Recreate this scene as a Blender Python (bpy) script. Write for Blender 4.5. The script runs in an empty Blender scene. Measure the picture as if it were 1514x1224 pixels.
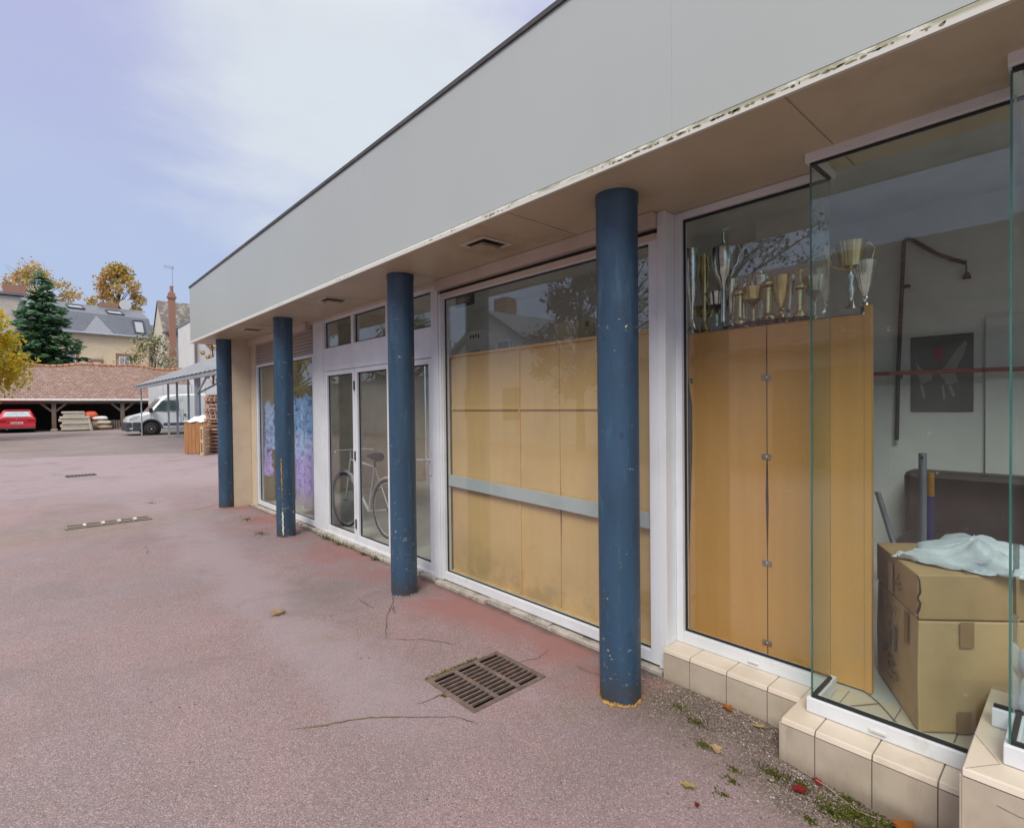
import bpy, math, random
from mathutils import Vector, Matrix
R = random.Random(7)
PI = math.pi
scene = bpy.context.scene
COL = scene.collection

# ------------------------------------------------------------------ materials
def s2l(c):
    c = c / 255.0
    return c / 12.92 if c <= 0.04045 else ((c + 0.055) / 1.055) ** 2.4
def S(r, g, b):
    return (s2l(r), s2l(g), s2l(b), 1.0)
def L(r, g, b):
    return (r, g, b, 1.0)

class NT:
    """small helper round a node tree"""
    def __init__(self, nt):
        self.nt = nt
        nt.nodes.clear()
    def n(self, t, **kw):
        nd = self.nt.nodes.new(t)
        for k, v in kw.items():
            setattr(nd, k, v)
        return nd
    def l(self, a, b):
        self.nt.links.new(a, b)
    def put(self, sock, v):
        if hasattr(v, 'links'):
            self.l(v, sock)
        else:
            sock.default_value = v
    def noise(self, vec, scale, detail=6, rough=0.6, dist=0.0):
        nd = self.n('ShaderNodeTexNoise')
        self.l(vec, nd.inputs['Vector'])
        nd.inputs['Scale'].default_value = scale
        nd.inputs['Detail'].default_value = detail
        nd.inputs['Roughness'].default_value = rough
        nd.inputs['Distortion'].default_value = dist
        return nd.outputs['Fac']
    def ramp(self, v, a, b):
        nd = self.n('ShaderNodeMapRange')
        nd.interpolation_type = 'SMOOTHSTEP'
        self.put(nd.inputs['Value'], v)
        nd.inputs['From Min'].default_value = a
        nd.inputs['From Max'].default_value = b
        return nd.outputs['Result']
    def mix(self, f, a, b):
        nd = self.n('ShaderNodeMix', data_type='RGBA')
        self.put(nd.inputs[0], f)
        self.put(nd.inputs[6], a)
        self.put(nd.inputs[7], b)
        return nd.outputs[2]
    def math(self, op, a, b=0.0, c=0.0, clamp=False):
        nd = self.n('ShaderNodeMath', operation=op, use_clamp=clamp)
        self.put(nd.inputs[0], a); self.put(nd.inputs[1], b); self.put(nd.inputs[2], c)
        return nd.outputs[0]
    def scaled(self, vec, sx, sy, sz):
        nd = self.n('ShaderNodeMapping')
        self.l(vec, nd.inputs['Vector'])
        nd.inputs['Scale'].default_value = (sx, sy, sz)
        return nd.outputs['Vector']
    def bump(self, h, strength, dist=0.01):
        nd = self.n('ShaderNodeBump')
        self.l(h, nd.inputs['Height'])
        nd.inputs['Strength'].default_value = strength
        nd.inputs['Distance'].default_value = dist
        return nd.outputs['Normal']

def newmat(name):
    m = bpy.data.materials.new(name)
    m.use_nodes = True
    return m, NT(m.node_tree)

def finish(t, col, rough=0.6, metallic=0.0, normal=None, spec=0.5, coat=0.0, trans=0.0):
    p = t.n('ShaderNodeBsdfPrincipled')
    o = t.n('ShaderNodeOutputMaterial')
    t.put(p.inputs['Base Color'], col)
    t.put(p.inputs['Roughness'], rough)
    p.inputs['Metallic'].default_value = metallic
    p.inputs['Specular IOR Level'].default_value = spec
    p.inputs['Coat Weight'].default_value = coat
    if normal is not None:
        t.l(normal, p.inputs['Normal'])
    t.l(p.outputs[0], o.inputs[0])
    return p

def M(name, col, col2=None, rough=0.6, scale=6.0, stretch=(1, 1, 1), lo=0.35, hi=0.7, bump=0.0, bscale=60.0,
      metallic=0.0, spec=0.5, coat=0.0, dirt=None, dscale=2.0, dlo=0.55, dhi=0.75):
    """plain surface: base colour, noise variation towards col2, optional dirt and bump"""
    m, t = newmat(name)
    v = t.n('ShaderNodeTexCoord').outputs['Object']
    if col2 is None:
        col2 = tuple(c * 0.82 for c in col[:3]) + (1.0,)
    sv = t.scaled(v, *stretch)
    c = t.mix(t.ramp(t.noise(sv, scale), lo, hi), col, col2)
    if dirt is not None:
        c = t.mix(t.math('MULTIPLY', t.ramp(t.noise(v, dscale, 10, 0.7), dlo, dhi), 0.75), c, dirt)
    nrm = None
    if bump:
        nrm = t.bump(t.noise(sv, bscale, 5), bump, 0.004)
    finish(t, c, rough, metallic, nrm, spec, coat)
    return m

def brickish(name, c1, c2, mortar, bw, bh, axes, msize=0.02, rough=0.85, noise_amt=0.5, extra=None):
    """rows of bricks / tiles mapped on two object axes (0,1,2)"""
    m, t = newmat(name)
    v = t.n('ShaderNodeTexCoord').outputs['Object']
    sp = t.n('ShaderNodeSeparateXYZ'); t.l(v, sp.inputs[0])
    cb = t.n('ShaderNodeCombineXYZ')
    t.l(sp.outputs[axes[0]], cb.inputs[0]); t.l(sp.outputs[axes[1]], cb.inputs[1])
    b = t.n('ShaderNodeTexBrick')
    t.l(cb.outputs[0], b.inputs['Vector'])
    b.inputs['Color1'].default_value = c1; b.inputs['Color2'].default_value = c2
    b.inputs['Mortar'].default_value = mortar
    b.inputs['Scale'].default_value = 1.0
    b.inputs['Mortar Size'].default_value = msize
    b.inputs['Brick Width'].default_value = bw; b.inputs['Row Height'].default_value = bh
    c = b.outputs['Color']
    n1 = t.noise(v, 3.0, 8, 0.7)
    if extra is not None:
        c = t.mix(t.math('MULTIPLY', t.ramp(n1, 0.48, 0.66), noise_amt), c, extra)
        c = t.mix(t.math('MULTIPLY', t.ramp(t.noise(v, 9.0, 4, 0.7), 0.55, 0.68), 0.6), c, tuple(min(1, q * 1.9) for q in extra[:3]) + (1,))
    finish(t, c, rough, 0, t.bump(b.outputs['Fac'], 0.4, -0.01))
    return m

def glassmat(name, tint, base=0.05, k=1.0, dirt=0.03):
    m, t = newmat(name)
    v = t.n('ShaderNodeTexCoord').outputs['Object']
    o = t.n('ShaderNodeOutputMaterial')
    tr = t.n('ShaderNodeBsdfTransparent'); tr.inputs[0].default_value = tint
    gl = t.n('ShaderNodeBsdfGlossy'); gl.inputs[0].default_value = (1, 1, 1, 1); gl.inputs['Roughness'].default_value = 0.0
    lw = t.n('ShaderNodeLayerWeight'); lw.inputs[0].default_value = 0.5
    f = t.math('ADD', t.math('MULTIPLY', t.math('POWER', lw.outputs['Facing'], 4.0), k), base, clamp=True)
    mx = t.n('ShaderNodeMixShader'); t.l(f, mx.inputs[0]); t.l(tr.outputs[0], mx.inputs[1]); t.l(gl.outputs[0], mx.inputs[2])
    df = t.n('ShaderNodeBsdfDiffuse'); df.inputs[0].default_value = (0.75, 0.74, 0.7, 1)
    d = t.math('ADD', t.math('MULTIPLY', t.ramp(t.noise(v, 26.0, 8, 0.75), 0.635, 0.72), 0.30),
               t.math('MULTIPLY', t.ramp(t.noise(v, 1.6, 8, 0.75), 0.4, 0.85), dirt))
    m2 = t.n('ShaderNodeMixShader'); t.l(d, m2.inputs[0]); t.l(mx.outputs[0], m2.inputs[1]); t.l(df.outputs[0], m2.inputs[2])
    t.l(m2.outputs[0], o.inputs[0])
    return m

def leafmat(name, col, rough=0.6):
    m, t = newmat(name)
    v = t.n('ShaderNodeTexCoord').outputs['Object']
    c = t.mix(t.ramp(t.noise(v, 2.5, 4), 0.3, 0.7), col, tuple(q * 0.6 for q in col[:3]) + (1,))
    o = t.n('ShaderNodeOutputMaterial')
    d = t.n('ShaderNodeBsdfDiffuse'); t.l(c, d.inputs[0])
    tl = t.n('ShaderNodeBsdfTranslucent'); t.l(c, tl.inputs[0])
    mx = t.n('ShaderNodeMixShader'); mx.inputs[0].default_value = 0.42
    t.l(d.outputs[0], mx.inputs[1]); t.l(tl.outputs[0], mx.inputs[2]); t.l(mx.outputs[0], o.inputs[0])
    return m

def asphalt():
    m, t = newmat('courtyard asphalt')
    g = t.n('ShaderNodeNewGeometry').outputs['Position']
    sp = t.n('ShaderNodeSeparateXYZ'); t.l(g, sp.inputs[0])
    X, Y = sp.outputs[0], sp.outputs[1]
    # pinkish coated asphalt, large worn areas
    big = t.noise(g, 0.5, 10, 0.68, 0.4)
    c = t.mix(t.ramp(big, 0.40, 0.60), L(.280, .192, .198), L(.228, .182, .190))
    c = t.mix(t.math('MULTIPLY', t.ramp(t.noise(g, 1.7, 10, 0.7), 0.45, 0.72), 0.55), c, L(.215, .175, .165))
    # browner trodden surface, with a smoother lavender track worn along the shop and a far half painted paler for glancing sheen
    wob = t.math('MULTIPLY', t.math('SUBTRACT', t.noise(g, 0.9, 9, 0.68), 0.5), 1.1)
    track = t.math('MULTIPLY', t.ramp(t.math('ABSOLUTE', t.math('SUBTRACT', t.math('ADD', X, wob), 1.42)), .42, .10), t.math('MULTIPLY', t.ramp(Y, 14.0, 9.0), t.ramp(Y, 1.6, 2.8)))
    farl = t.ramp(t.math('ADD', Y, t.math('MULTIPLY', wob, 3.0)), 10.5, 14.0)
    smooth = t.math('MAXIMUM', t.math('MULTIPLY', track, .8), t.math('MULTIPLY', farl, .75))
    c = t.mix(t.math('MULTIPLY', t.ramp(t.noise(g, 1.1, 11, 0.72), 0.42, 0.62), 0.45), c, L(.205, .150, .142))
    c = t.mix(smooth, c, L(.30, .243, .262))
    grain = t.math('SUBTRACT', 1.0, t.math('MULTIPLY', smooth, .6))
    # aggregate grains: pale, dark and reddish
    vo = t.n('ShaderNodeTexVoronoi'); t.l(g, vo.inputs['Vector']); vo.inputs['Scale'].default_value = 185
    sc = t.n('ShaderNodeSeparateColor'); t.l(vo.outputs['Color'], sc.inputs[0])
    c = t.mix(t.math('MULTIPLY', t.math('MULTIPLY', t.ramp(sc.outputs[0], 0.70, 0.9), .62), grain), c, L(.44, .335, .34))
    c = t.mix(t.math('MULTIPLY', t.math('MULTIPLY', t.ramp(sc.outputs[1], 0.66, 0.9), 0.55), grain), c, L(.10, .07, .072))
    fine = t.noise(g, 190, 3, 0.7)
    c = t.mix(t.math('MULTIPLY', t.math('MULTIPLY', t.ramp(fine, 0.52, 0.72), 0.45), grain), c, L(.44, .345, .36))
    c = t.mix(t.math('MULTIPLY', t.math('MULTIPLY', t.ramp(fine, 0.47, 0.3), 0.45), grain), c, L(.10, .075, .078))
    # unweathered red band under the canopy, with an uneven edge
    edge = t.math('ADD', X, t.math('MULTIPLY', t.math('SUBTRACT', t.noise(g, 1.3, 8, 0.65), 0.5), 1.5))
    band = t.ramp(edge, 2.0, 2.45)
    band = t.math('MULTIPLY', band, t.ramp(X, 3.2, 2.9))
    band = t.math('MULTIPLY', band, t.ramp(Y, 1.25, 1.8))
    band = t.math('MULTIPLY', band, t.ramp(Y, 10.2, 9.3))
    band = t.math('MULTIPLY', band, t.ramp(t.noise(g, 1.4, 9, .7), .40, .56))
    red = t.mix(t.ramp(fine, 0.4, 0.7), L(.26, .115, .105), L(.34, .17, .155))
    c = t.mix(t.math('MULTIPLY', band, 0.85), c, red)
    # earth and grit gathered along the tiled plinth
    e2 = t.math('ADD', X, t.math('MULTIPLY', t.math('SUBTRACT', t.noise(g, 3.0, 8, 0.65), 0.5), 0.7))
    dirtm = t.math('MULTIPLY', t.ramp(t.math('SUBTRACT', e2, t.math('MULTIPLY', t.ramp(Y, .4, 1.2), .12)), 1.85, 2.3), t.ramp(t.math('ADD', Y, t.math('MULTIPLY', t.math('SUBTRACT', t.noise(g, 4, 6, .6), .5), .5)), 1.8, 1.45))
    grit = t.mix(t.ramp(sc.outputs[2], 0.3, 0.95), L(.058, .045, .036), L(.25, .205, .17))
    c = t.mix(t.math('MULTIPLY', dirtm, 0.88), c, grit)
    # thin green film of moss here and there
    c = t.mix(t.math('MULTIPLY', t.ramp(t.noise(g, 0.75, 12, 0.72, .6), 0.50, 0.66), 0.55), c, L(.165, .135, .125))
    c = t.mix(t.math('MULTIPLY', t.ramp(t.noise(t.scaled(g, 1, .6, 1), 0.6, 12, 0.7, .8), 0.56, 0.7), 0.4), c, L(.33, .275, .285))
    mo = t.math('MULTIPLY', t.ramp(t.noise(g, 0.9, 10, 0.7), 0.54, 0.68), t.ramp(fine, 0.4, 0.6))
    c = t.mix(t.math('MULTIPLY', mo, 0.35), c, L(.16, .17, .07))
    # the older grey tarmac of the yard beyond the joint
    yj = t.math('ADD', Y, t.math('MULTIPLY', X, 0.36))
    far = t.ramp(t.math('ADD', yj, t.math('MULTIPLY', t.noise(g, 2.0, 6), 0.3)), 23.6, 23.75)
    c = t.mix(far, c, t.mix(t.ramp(t.noise(g, 0.35, 10, 0.7), 0.35, 0.7), L(.235, .19, .185), L(.165, .135, .13)))
    jt = t.math('ABSOLUTE', t.math('SUBTRACT', t.math('ADD', yj, t.math('MULTIPLY', t.noise(g, 2.0, 6), 0.3)), 23.66))
    c = t.mix(t.math('MULTIPLY', t.ramp(jt, .16, .03), .5), c, L(.08, .068, .062))
    # hairline cracks
    vc = t.n('ShaderNodeTexVoronoi', feature='DISTANCE_TO_EDGE')
    wv = t.n('ShaderNodeMix', data_type='RGBA'); wv.inputs[0].default_value = 0.12
    nz = t.n('ShaderNodeTexNoise'); t.l(g, nz.inputs['Vector']); nz.inputs['Scale'].default_value = 3.5; nz.inputs['Detail'].default_value = 8
    t.l(g, wv.inputs[6]); t.l(nz.outputs['Color'], wv.inputs[7])
    t.l(wv.outputs[2], vc.inputs['Vector']); vc.inputs['Scale'].default_value = 1.15
    crk = t.math('MULTIPLY', t.ramp(vc.outputs['Distance'], 0.012, 0.002), t.ramp(t.noise(g, 0.8, 4), 0.58, 0.66))
    c = t.mix(t.math('MULTIPLY', crk, 0.6), c, L(.08, .065, .06))
    # dirt caught round the old drain, damp brown patches and soil with painted contact darkening along the wall foot
    dd = t.n('ShaderNodeVectorMath', operation='DISTANCE'); t.l(t.scaled(g, .55, 1, 1), dd.inputs[0]); dd.inputs[1].default_value = (.40, 9.0, 0)
    dm = t.math('MULTIPLY', t.ramp(t.math('ADD', dd.outputs['Value'], t.math('MULTIPLY', t.noise(g, 2.2, 9, .7), 1.2)), 1.75, .75), 0.7)
    c = t.mix(dm, c, t.mix(t.ramp(t.noise(g, 7, 8, .7), .4, .65), L(.20, .155, .115), L(.27, .215, .20)))
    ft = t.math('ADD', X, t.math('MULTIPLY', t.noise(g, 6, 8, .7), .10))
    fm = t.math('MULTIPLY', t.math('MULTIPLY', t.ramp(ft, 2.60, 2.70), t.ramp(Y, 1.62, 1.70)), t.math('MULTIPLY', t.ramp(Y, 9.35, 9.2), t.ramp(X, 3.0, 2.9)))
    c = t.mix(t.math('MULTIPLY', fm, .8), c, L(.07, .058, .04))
    rgh = t.math('SUBTRACT', 0.80, t.math('MULTIPLY', t.ramp(big, 0.45, 0.6), 0.22))
    h = t.math('ADD', t.math('MULTIPLY', vo.outputs['Distance'], -1.0), t.math('MULTIPLY', fine, 0.6))
    h = t.math('SUBTRACT', h, t.math('MULTIPLY', crk, 1.5))
    finish(t, c, rgh, 0, t.bump(h, 0.5, 0.006), 0.5)
    return m

def bluepaint():
    m, t = newmat('chipped blue paint')
    v = t.n('ShaderNodeTexCoord').outputs['Object']
    g = t.n('ShaderNodeNewGeometry').outputs['Position']
    sv = t.scaled(g, 1, 1, 0.25)
    c = t.mix(t.ramp(t.noise(sv, 5, 8, 0.65), 0.35, 0.68), L(.031, .080, .142), L(.024, .055, .098))
    c = t.mix(t.math('MULTIPLY', t.ramp(t.noise(t.scaled(g, 3, 3, 0.5), 7, 6, 0.6), 0.55, 0.7), 0.45), c, L(.07, .135, .20))
    # chips to yellow undercoat and pale primer
    sp = t.n('ShaderNodeSeparateXYZ'); t.l(g, sp.inputs[0])
    ch = t.noise(t.scaled(g, 1, 1, 1.6), 24, 5, 0.72)
    low = t.math('ADD', t.math('MULTIPLY', t.ramp(sp.outputs[2], 1.1, 0.2), 0.035), t.math('MULTIPLY', t.math('MULTIPLY', t.ramp(sp.outputs[2], 1.90, 1.93), t.ramp(sp.outputs[2], 1.99, 1.96)), 0.05))
    ch = t.math('ADD', ch, low)
    c = t.mix(t.ramp(ch, 0.678, 0.688), c, L(.50, .48, .36))
    ch2 = t.noise(t.scaled(g, 1, 1, 2.0), 17, 6, 0.75)
    ch2 = t.math('ADD', ch2, low)
    c = t.mix(t.ramp(ch2, 0.69, 0.697), c, L(.60, .42, .06))
    scr = t.noise(t.scaled(g, .6, .6, 9), 6, 4, 0.7)
    c = t.mix(t.math('MULTIPLY', t.ramp(scr, 0.70, 0.72), 0.7), c, L(.32, .40, .50))
    c = t.mix(t.math('MULTIPLY', t.ramp(t.noise(g, 9, 7, 0.75), 0.62, 0.66), 0.6), c, L(.018, .032, .07))
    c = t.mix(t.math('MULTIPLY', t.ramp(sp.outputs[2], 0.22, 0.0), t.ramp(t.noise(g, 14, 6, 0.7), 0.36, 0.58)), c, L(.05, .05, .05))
    finish(t, c, t.math('ADD', 0.33, t.math('MULTIPLY', t.noise(g, 8, 4), 0.25)), 0, t.bump(t.noise(g, 40, 5), 0.12, 0.003), 0.5)
    return m

def cladding():
    m, t = newmat('grey fascia cladding')
    g = t.n('ShaderNodeNewGeometry').outputs['Position']
    sv = t.scaled(g, 1, 1.6, 0.12)
    c = t.mix(t.ramp(t.noise(g, 0.7, 6, 0.6), 0.3, 0.75), L(.405, .445, .435), L(.385, .42, .405))
    sp = t.n('ShaderNodeSeparateXYZ'); t.l(g, sp.inputs[0])
    c = t.mix(t.math('MULTIPLY', t.math('MULTIPLY', t.ramp(t.noise(t.scaled(g, 1, 5, 0.25), 5, 8, 0.7), 0.56, 0.8), t.ramp(sp.outputs[2], 3.2, 3.57)), 0.35), c, L(.27, .28, .25))
    c = t.mix(t.math('MULTIPLY', t.ramp(t.noise(g, 30, 6, 0.7), 0.66, 0.74), 0.3), c, L(.30, .31, .29))
    finish(t, c, 0.42, 0, t.bump(t.noise(t.scaled(g, 1, 1, .6), 0.9, 3), 0.10, 0.03))
    return m

def trimmat():
    m, t = newmat('stained white trim')
    g = t.n('ShaderNodeNewGeometry').outputs['Position']
    sp = t.n('ShaderNodeSeparateXYZ'); t.l(g, sp.inputs[0])
    near = t.ramp(sp.outputs[1], 4.0, 0.5)
    n = t.noise(t.scaled(g, 1, 1.3, 3.0), 5, 10, 0.8)
    st = t.ramp(t.math('ADD', n, t.math('MULTIPLY', near, 0.18)), 0.54, 0.72)
    up = t.ramp(sp.outputs[2], 2.656, 2.676)
    c = t.mix(t.math('MULTIPLY', t.math('MULTIPLY', st, up), 0.85), L(.60, .605, .55), L(.17, .165, .075))
    c = t.mix(t.math('MULTIPLY', t.ramp(t.noise(t.scaled(g, 1, 5, 1), 5, 9, 0.85), 0.67, 0.72), up), c, L(.04, .04, .03))
    finish(t, c, 0.5)
    return m

def board():
    m, t = newmat('varnished hardboard')
    g = t.n('ShaderNodeNewGeometry').outputs['Position']
    sv = t.scaled(g, 1, 6, 0.4)
    c = t.mix(t.ramp(t.noise(sv, 3, 8, 0.6), 0.3, 0.75), L(.69, .375, .115), L(.65, .34, .10))
    c = t.mix(t.math('MULTIPLY', t.ramp(t.noise(g, 1.1, 8, 0.7), 0.50, 0.70), 0.55), c, L(.56, .34, .15))
    c = t.mix(t.math('MULTIPLY', t.ramp(t.noise(t.scaled(g, 1, 1, 7), 9, 6, 0.7), 0.66, 0.72), 0.35), c, L(.75, .62, .42))
    finish(t, c, 0.5)
    return m

def board2():
    m, t = newmat('dusty plywood')
    g = t.n('ShaderNodeNewGeometry').outputs['Position']
    sv = t.scaled(g, 1, 5, 0.5)
    c = t.mix(t.ramp(t.noise(sv, 2.5, 8, 0.6), 0.3, 0.75), L(.76, .515, .235), L(.73, .48, .21))
    sp = t.n('ShaderNodeSeparateXYZ'); t.l(g, sp.inputs[0])
    c = t.mix(t.math('MULTIPLY', t.ramp(t.noise(t.scaled(g, 1, 1, 5), 11, 6, 0.7), 0.66, 0.72), 0.35), c, L(.85, .74, .55))
    c = t.mix(t.math('MULTIPLY', t.ramp(t.noise(g, 1.3, 8, 0.7), 0.5, 0.7), 0.5), c, L(.60, .40, .20))
    low_dark = t.math('MULTIPLY', t.ramp(sp.outputs[2], 0.6, 0.1), t.ramp(t.noise(g, 2.0, 8, 0.7), 0.45, 0.65))  # patchy darker tone towards the bottom of the board
    c = t.mix(t.math('MULTIPLY', low_dark, 0.6), c, L(.36, .27, .12))
    finish(t, c, 0.6)
    return m

def dyed():
    m, t = newmat('dyed cloth')
    g = t.n('ShaderNodeNewGeometry').outputs['Position']
    sp = t.n('ShaderNodeSeparateXYZ'); t.l(g, sp.inputs[0])
    z = t.math('ADD', sp.outputs[2], t.math('MULTIPLY', t.math('SUBTRACT', t.noise(g, 3, 8, 0.7), 0.5), 0.6))
    c = t.mix(t.ramp(z, 0.75, 1.1), L(.50, .36, .85), L(.32, .56, .92))
    c = t.mix(t.ramp(t.noise(g, 14, 8, 0.75), 0.46, 0.6), c, L(.08, .16, .48))
    c = t.mix(t.ramp(z, 0.5, 0.2), c, L(.42, .36, .40))
    c = t.mix(t.math('MULTIPLY', t.ramp(t.noise(g, 9, 8, 0.7), 0.52, 0.7), 0.5), c, L(.6, .62, .7))
    finish(t, c, 0.8)
    return m

W_FRAME = M('white lacquered aluminium', L(.73, .775, .81), L(.65, .69, .72), 0.38, 3, dirt=L(.45, .43, .38), dscale=3.5, dlo=0.6, dhi=0.8)
W_CREAM = M('cream painted metal', L(.60, .545, .47), L(.54, .48, .41), 0.45, 3, dirt=L(.33, .27, .2), dscale=4, dlo=0.6, dhi=0.8)
SHUT = brickish('roller shutter slats', L(.36, .30, .26), L(.34, .28, .24), L(.16, .13, .11), 50.0, 0.045, (1, 2), 0.006, 0.5)
SOFF = M('beige soffit panel', L(.52, .445, .32), L(.45, .38, .265), 0.4, 1.2, dirt=L(.22, .17, .12), dscale=1.5, dlo=0.5, dhi=0.8)
DARK = M('dark gasket and gap shade', L(.015, .015, .016), rough=0.6)  # also serves as painted shade in gaps and recesses
BLACK = M('black plastic', L(.02, .02, .022), rough=0.45)
COPING = M('dark metal coping', L(.05, .05, .045), L(.09, .085, .07), 0.5, 6)
CLAD = cladding()
TRIM = trimmat()
BLUE = bluepaint()
YEL = M('yellow undercoat', L(.46, .27, .045), L(.22, .14, .06), 0.8, 40, lo=.4, hi=.62)
PRIMER = M('pale primer', L(.65, .62, .52), L(.45, .42, .34), 0.7, 20)
BEIGE = M('beige render', L(.60, .51, .385), L(.54, .45, .33), 0.85, 4, bump=0.2, bscale=90, dirt=L(.36, .29, .2), dscale=2.0)
def tiles(name, c1, c2, mort, w, h, axes):
    return brickish(name, c1, c2, mort, w, h, axes, 0.0035, 0.45)
TILE_F = M('beige wall tile', L(.52, .455, .36), L(.43, .37, .285), 0.4, 4, dirt=L(.34, .28, .21), dscale=3, dlo=0.55, dhi=0.75)
def tile_face():
    m, t = newmat('splashed wall tile')
    g = t.n('ShaderNodeNewGeometry').outputs['Position']
    sp = t.n('ShaderNodeSeparateXYZ'); t.l(g, sp.inputs[0])
    c = t.mix(t.ramp(t.noise(g, 5, 8, .6), .35, .7), L(.52, .455, .36), L(.44, .38, .295))
    c = t.mix(t.math('MULTIPLY', t.ramp(t.noise(t.scaled(g, 1, 3, .8), 4, 9, .72), .52, .72), .6), c, L(.33, .275, .20))
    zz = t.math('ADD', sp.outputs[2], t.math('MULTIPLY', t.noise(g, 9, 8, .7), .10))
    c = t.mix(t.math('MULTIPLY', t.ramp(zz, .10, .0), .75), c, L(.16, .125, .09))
    c = t.mix(t.math('MULTIPLY', t.ramp(t.noise(g, 40, 6, .75), .66, .72), .5), c, L(.22, .17, .11))
    finish(t, c, .45)
    return m
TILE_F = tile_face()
TILE_T = M('pale ledge tile', L(.64, .57, .47), L(.57, .50, .40), 0.4, 4, dirt=L(.42, .36, .28), dscale=3.5, dlo=0.58, dhi=0.78)
GROUT = M('grey grout', L(.20, .175, .15), L(.14, .12, .10), 0.9, 20)
CONC = M('worn concrete strip', L(.46, .42, .37), L(.34, .31, .27), 0.9, 14, bump=0.4, bscale=50, dirt=L(.16, .14, .10), dscale=6, dlo=0.5, dhi=0.64)
BOARD = board(); BOARD2 = board2()
BARBLUE = M('pale grey blue paint', L(.50, .56, .57), L(.45, .51, .52), 0.5, 5)
GLASS = glassmat('window glass', (.95, .97, .96, 1), 0.07, .38)
GLASS_BAY = glassmat('bay glass', (.84, .925, .90, 1), 0.075, .8)
EDGE = M('green glass edge', L(.03, .13, .105), L(.08, .21, .19), 0.15, 9, (1, 1, .3))
CARGLASS = M('dark vehicle glass', L(.035, .06, .065), L(.09, .13, .135), 0.12, 2, spec=0.5)
STEEL = M('brushed steel', L(.55, .56, .57), rough=0.3, metallic=1.0)
CHROME = M('polished trophy metal', L(.74, .78, .74), L(.5, .54, .5), 0.13, 10, metallic=1.0)
GOLD = M('gilt trophy metal', L(.66, .58, .32), L(.50, .43, .20), 0.2, 10, metallic=1.0)
MARBLE = M('grey marble', L(.42, .45, .44), L(.3, .32, .31), 0.3, 12)
CASTIRON = M('rusty cast iron', L(.115, .08, .068), L(.165, .13, .115), 0.7, 18, bump=0.4, bscale=90, dirt=L(.22, .12, .08), dscale=9, dlo=.5, dhi=.7)
PIT = M('black pit shade', L(.008, .007, .006), rough=0.8)  # near black colour puts shade into pits and wheel wells
IN_WALL = M('grey painted interior wall', L(.66, .69, .67), L(.58, .61, .60), 0.8, 1.5)
IN_CEIL = M('white interior ceiling', L(.66, .66, .64), rough=0.85, scale=2)
IN_FLOOR = M('pale interior floor tile', L(.56, .58, .54), L(.50, .52, .49), 0.3, 2)
CARD = M('brown cardboard', L(.57, .39, .195), L(.47, .31, .15), 0.8, 3, bump=.35, bscale=9, dirt=L(.30, .20, .10), dscale=2.5, dlo=.55, dhi=.8)
CARDLID = M('darker brown cardboard', L(.50, .325, .15), L(.41, .255, .11), 0.8, 4, bump=.35, bscale=8, dirt=L(.34, .22, .11), dscale=3)
TAPE = M('brown parcel tape', L(.30, .18, .075), L(.34, .21, .10), 0.3, 8)
INK = M('dark print', L(.03, .035, .04), rough=0.8)
INKBL = M('faded grey blue print', L(.10, .15, .18), rough=0.8)
PAPER = M('white paper', L(.74, .74, .72), rough=0.8)
BAG = M('white polythene bag', L(.60, .66, .70), L(.52, .58, .63), 0.4, 8, bump=0.5, bscale=22)
TREES_BARK = M('tree bark', L(.07, .055, .045), L(.045, .035, .03), 0.9, 12, bump=0.5, bscale=20)
TIMBER = M('weathered timber', L(.20, .16, .125), L(.13, .10, .08), 0.85, 5, (6, 6, .6))
CRATEWOOD = M('brown timber boards', L(.42, .21, .085), L(.30, .14, .055), 0.75, 4, (9, 9, .5))
PALEWOOD = M('pale pallet wood', L(.60, .46, .29), L(.46, .34, .21), 0.8, 5, (5, 5, 5))
PINKWOOD = M('pinkish pallet wood', L(.46, .30, .22), L(.33, .21, .15), 0.8, 5, (5, 5, 5))
VANW = M('white vehicle paint', L(.66, .71, .72), L(.60, .65, .66), 0.3, 1.5, coat=0.4)
REDP = M('red vehicle paint', L(.55, .012, .03), L(.45, .01, .025), 0.28, 2, coat=0.5)
BUMP = M('dark grey bumper plastic', L(.06, .07, .085), L(.045, .05, .06), 0.6, 4)
TYRE = M('tyre rubber', L(.02, .02, .02), rough=0.85)
RIM = M('dull wheel metal', L(.5, .5, .5), L(.38, .38, .38), 0.5, 8, metallic=0.3)
LAMPRED = M('red lamp lens', L(.35, .01, .01), rough=0.2)
LAMPCLR = M('clear lamp lens', L(.62, .66, .68), L(.4, .43, .45), 0.12, 12)
GALV = M('galvanised steel', L(.38, .42, .46), L(.30, .34, .38), 0.45, 4, metallic=0.3)
CORR = M('grey corrugated sheet', L(.23, .25, .26), L(.17, .18, .19), 0.55, 2.5, dirt=L(.17, .16, .13), dscale=1.2, dlo=.5, dhi=.75)
STONEBLK = M('pale stone blocks', L(.55, .51, .42), L(.47, .43, .35), 0.85, 6)
CLOTHTAN = M('tan sacking', L(.42, .31, .21), L(.34, .25, .17), 0.9, 6)
ORANGE = M('orange red plastic', L(.62, .10, .035), rough=0.5)
BARNROOF = brickish('mottled clay roof tiles', L(.285, .16, .115), L(.20, .125, .105), L(.12, .07, .06), 0.24, 0.135, (0, 2), 0.022, 0.9, 0.8, L(.27, .235, .21))
RIDGET = brickish('orange ridge tiles', L(.42, .20, .10), L(.34, .16, .085), L(.14, .07, .04), 0.35, 1.0, (0, 2), 0.03, 0.9, 0.4, L(.36, .27, .2))
BARNDARK = brickish('dark barn boarding', L(.055, .047, .044), L(.04, .035, .033), L(.012, .011, .010), 60, 0.19, (0, 2), 0.012, 0.9)
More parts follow.
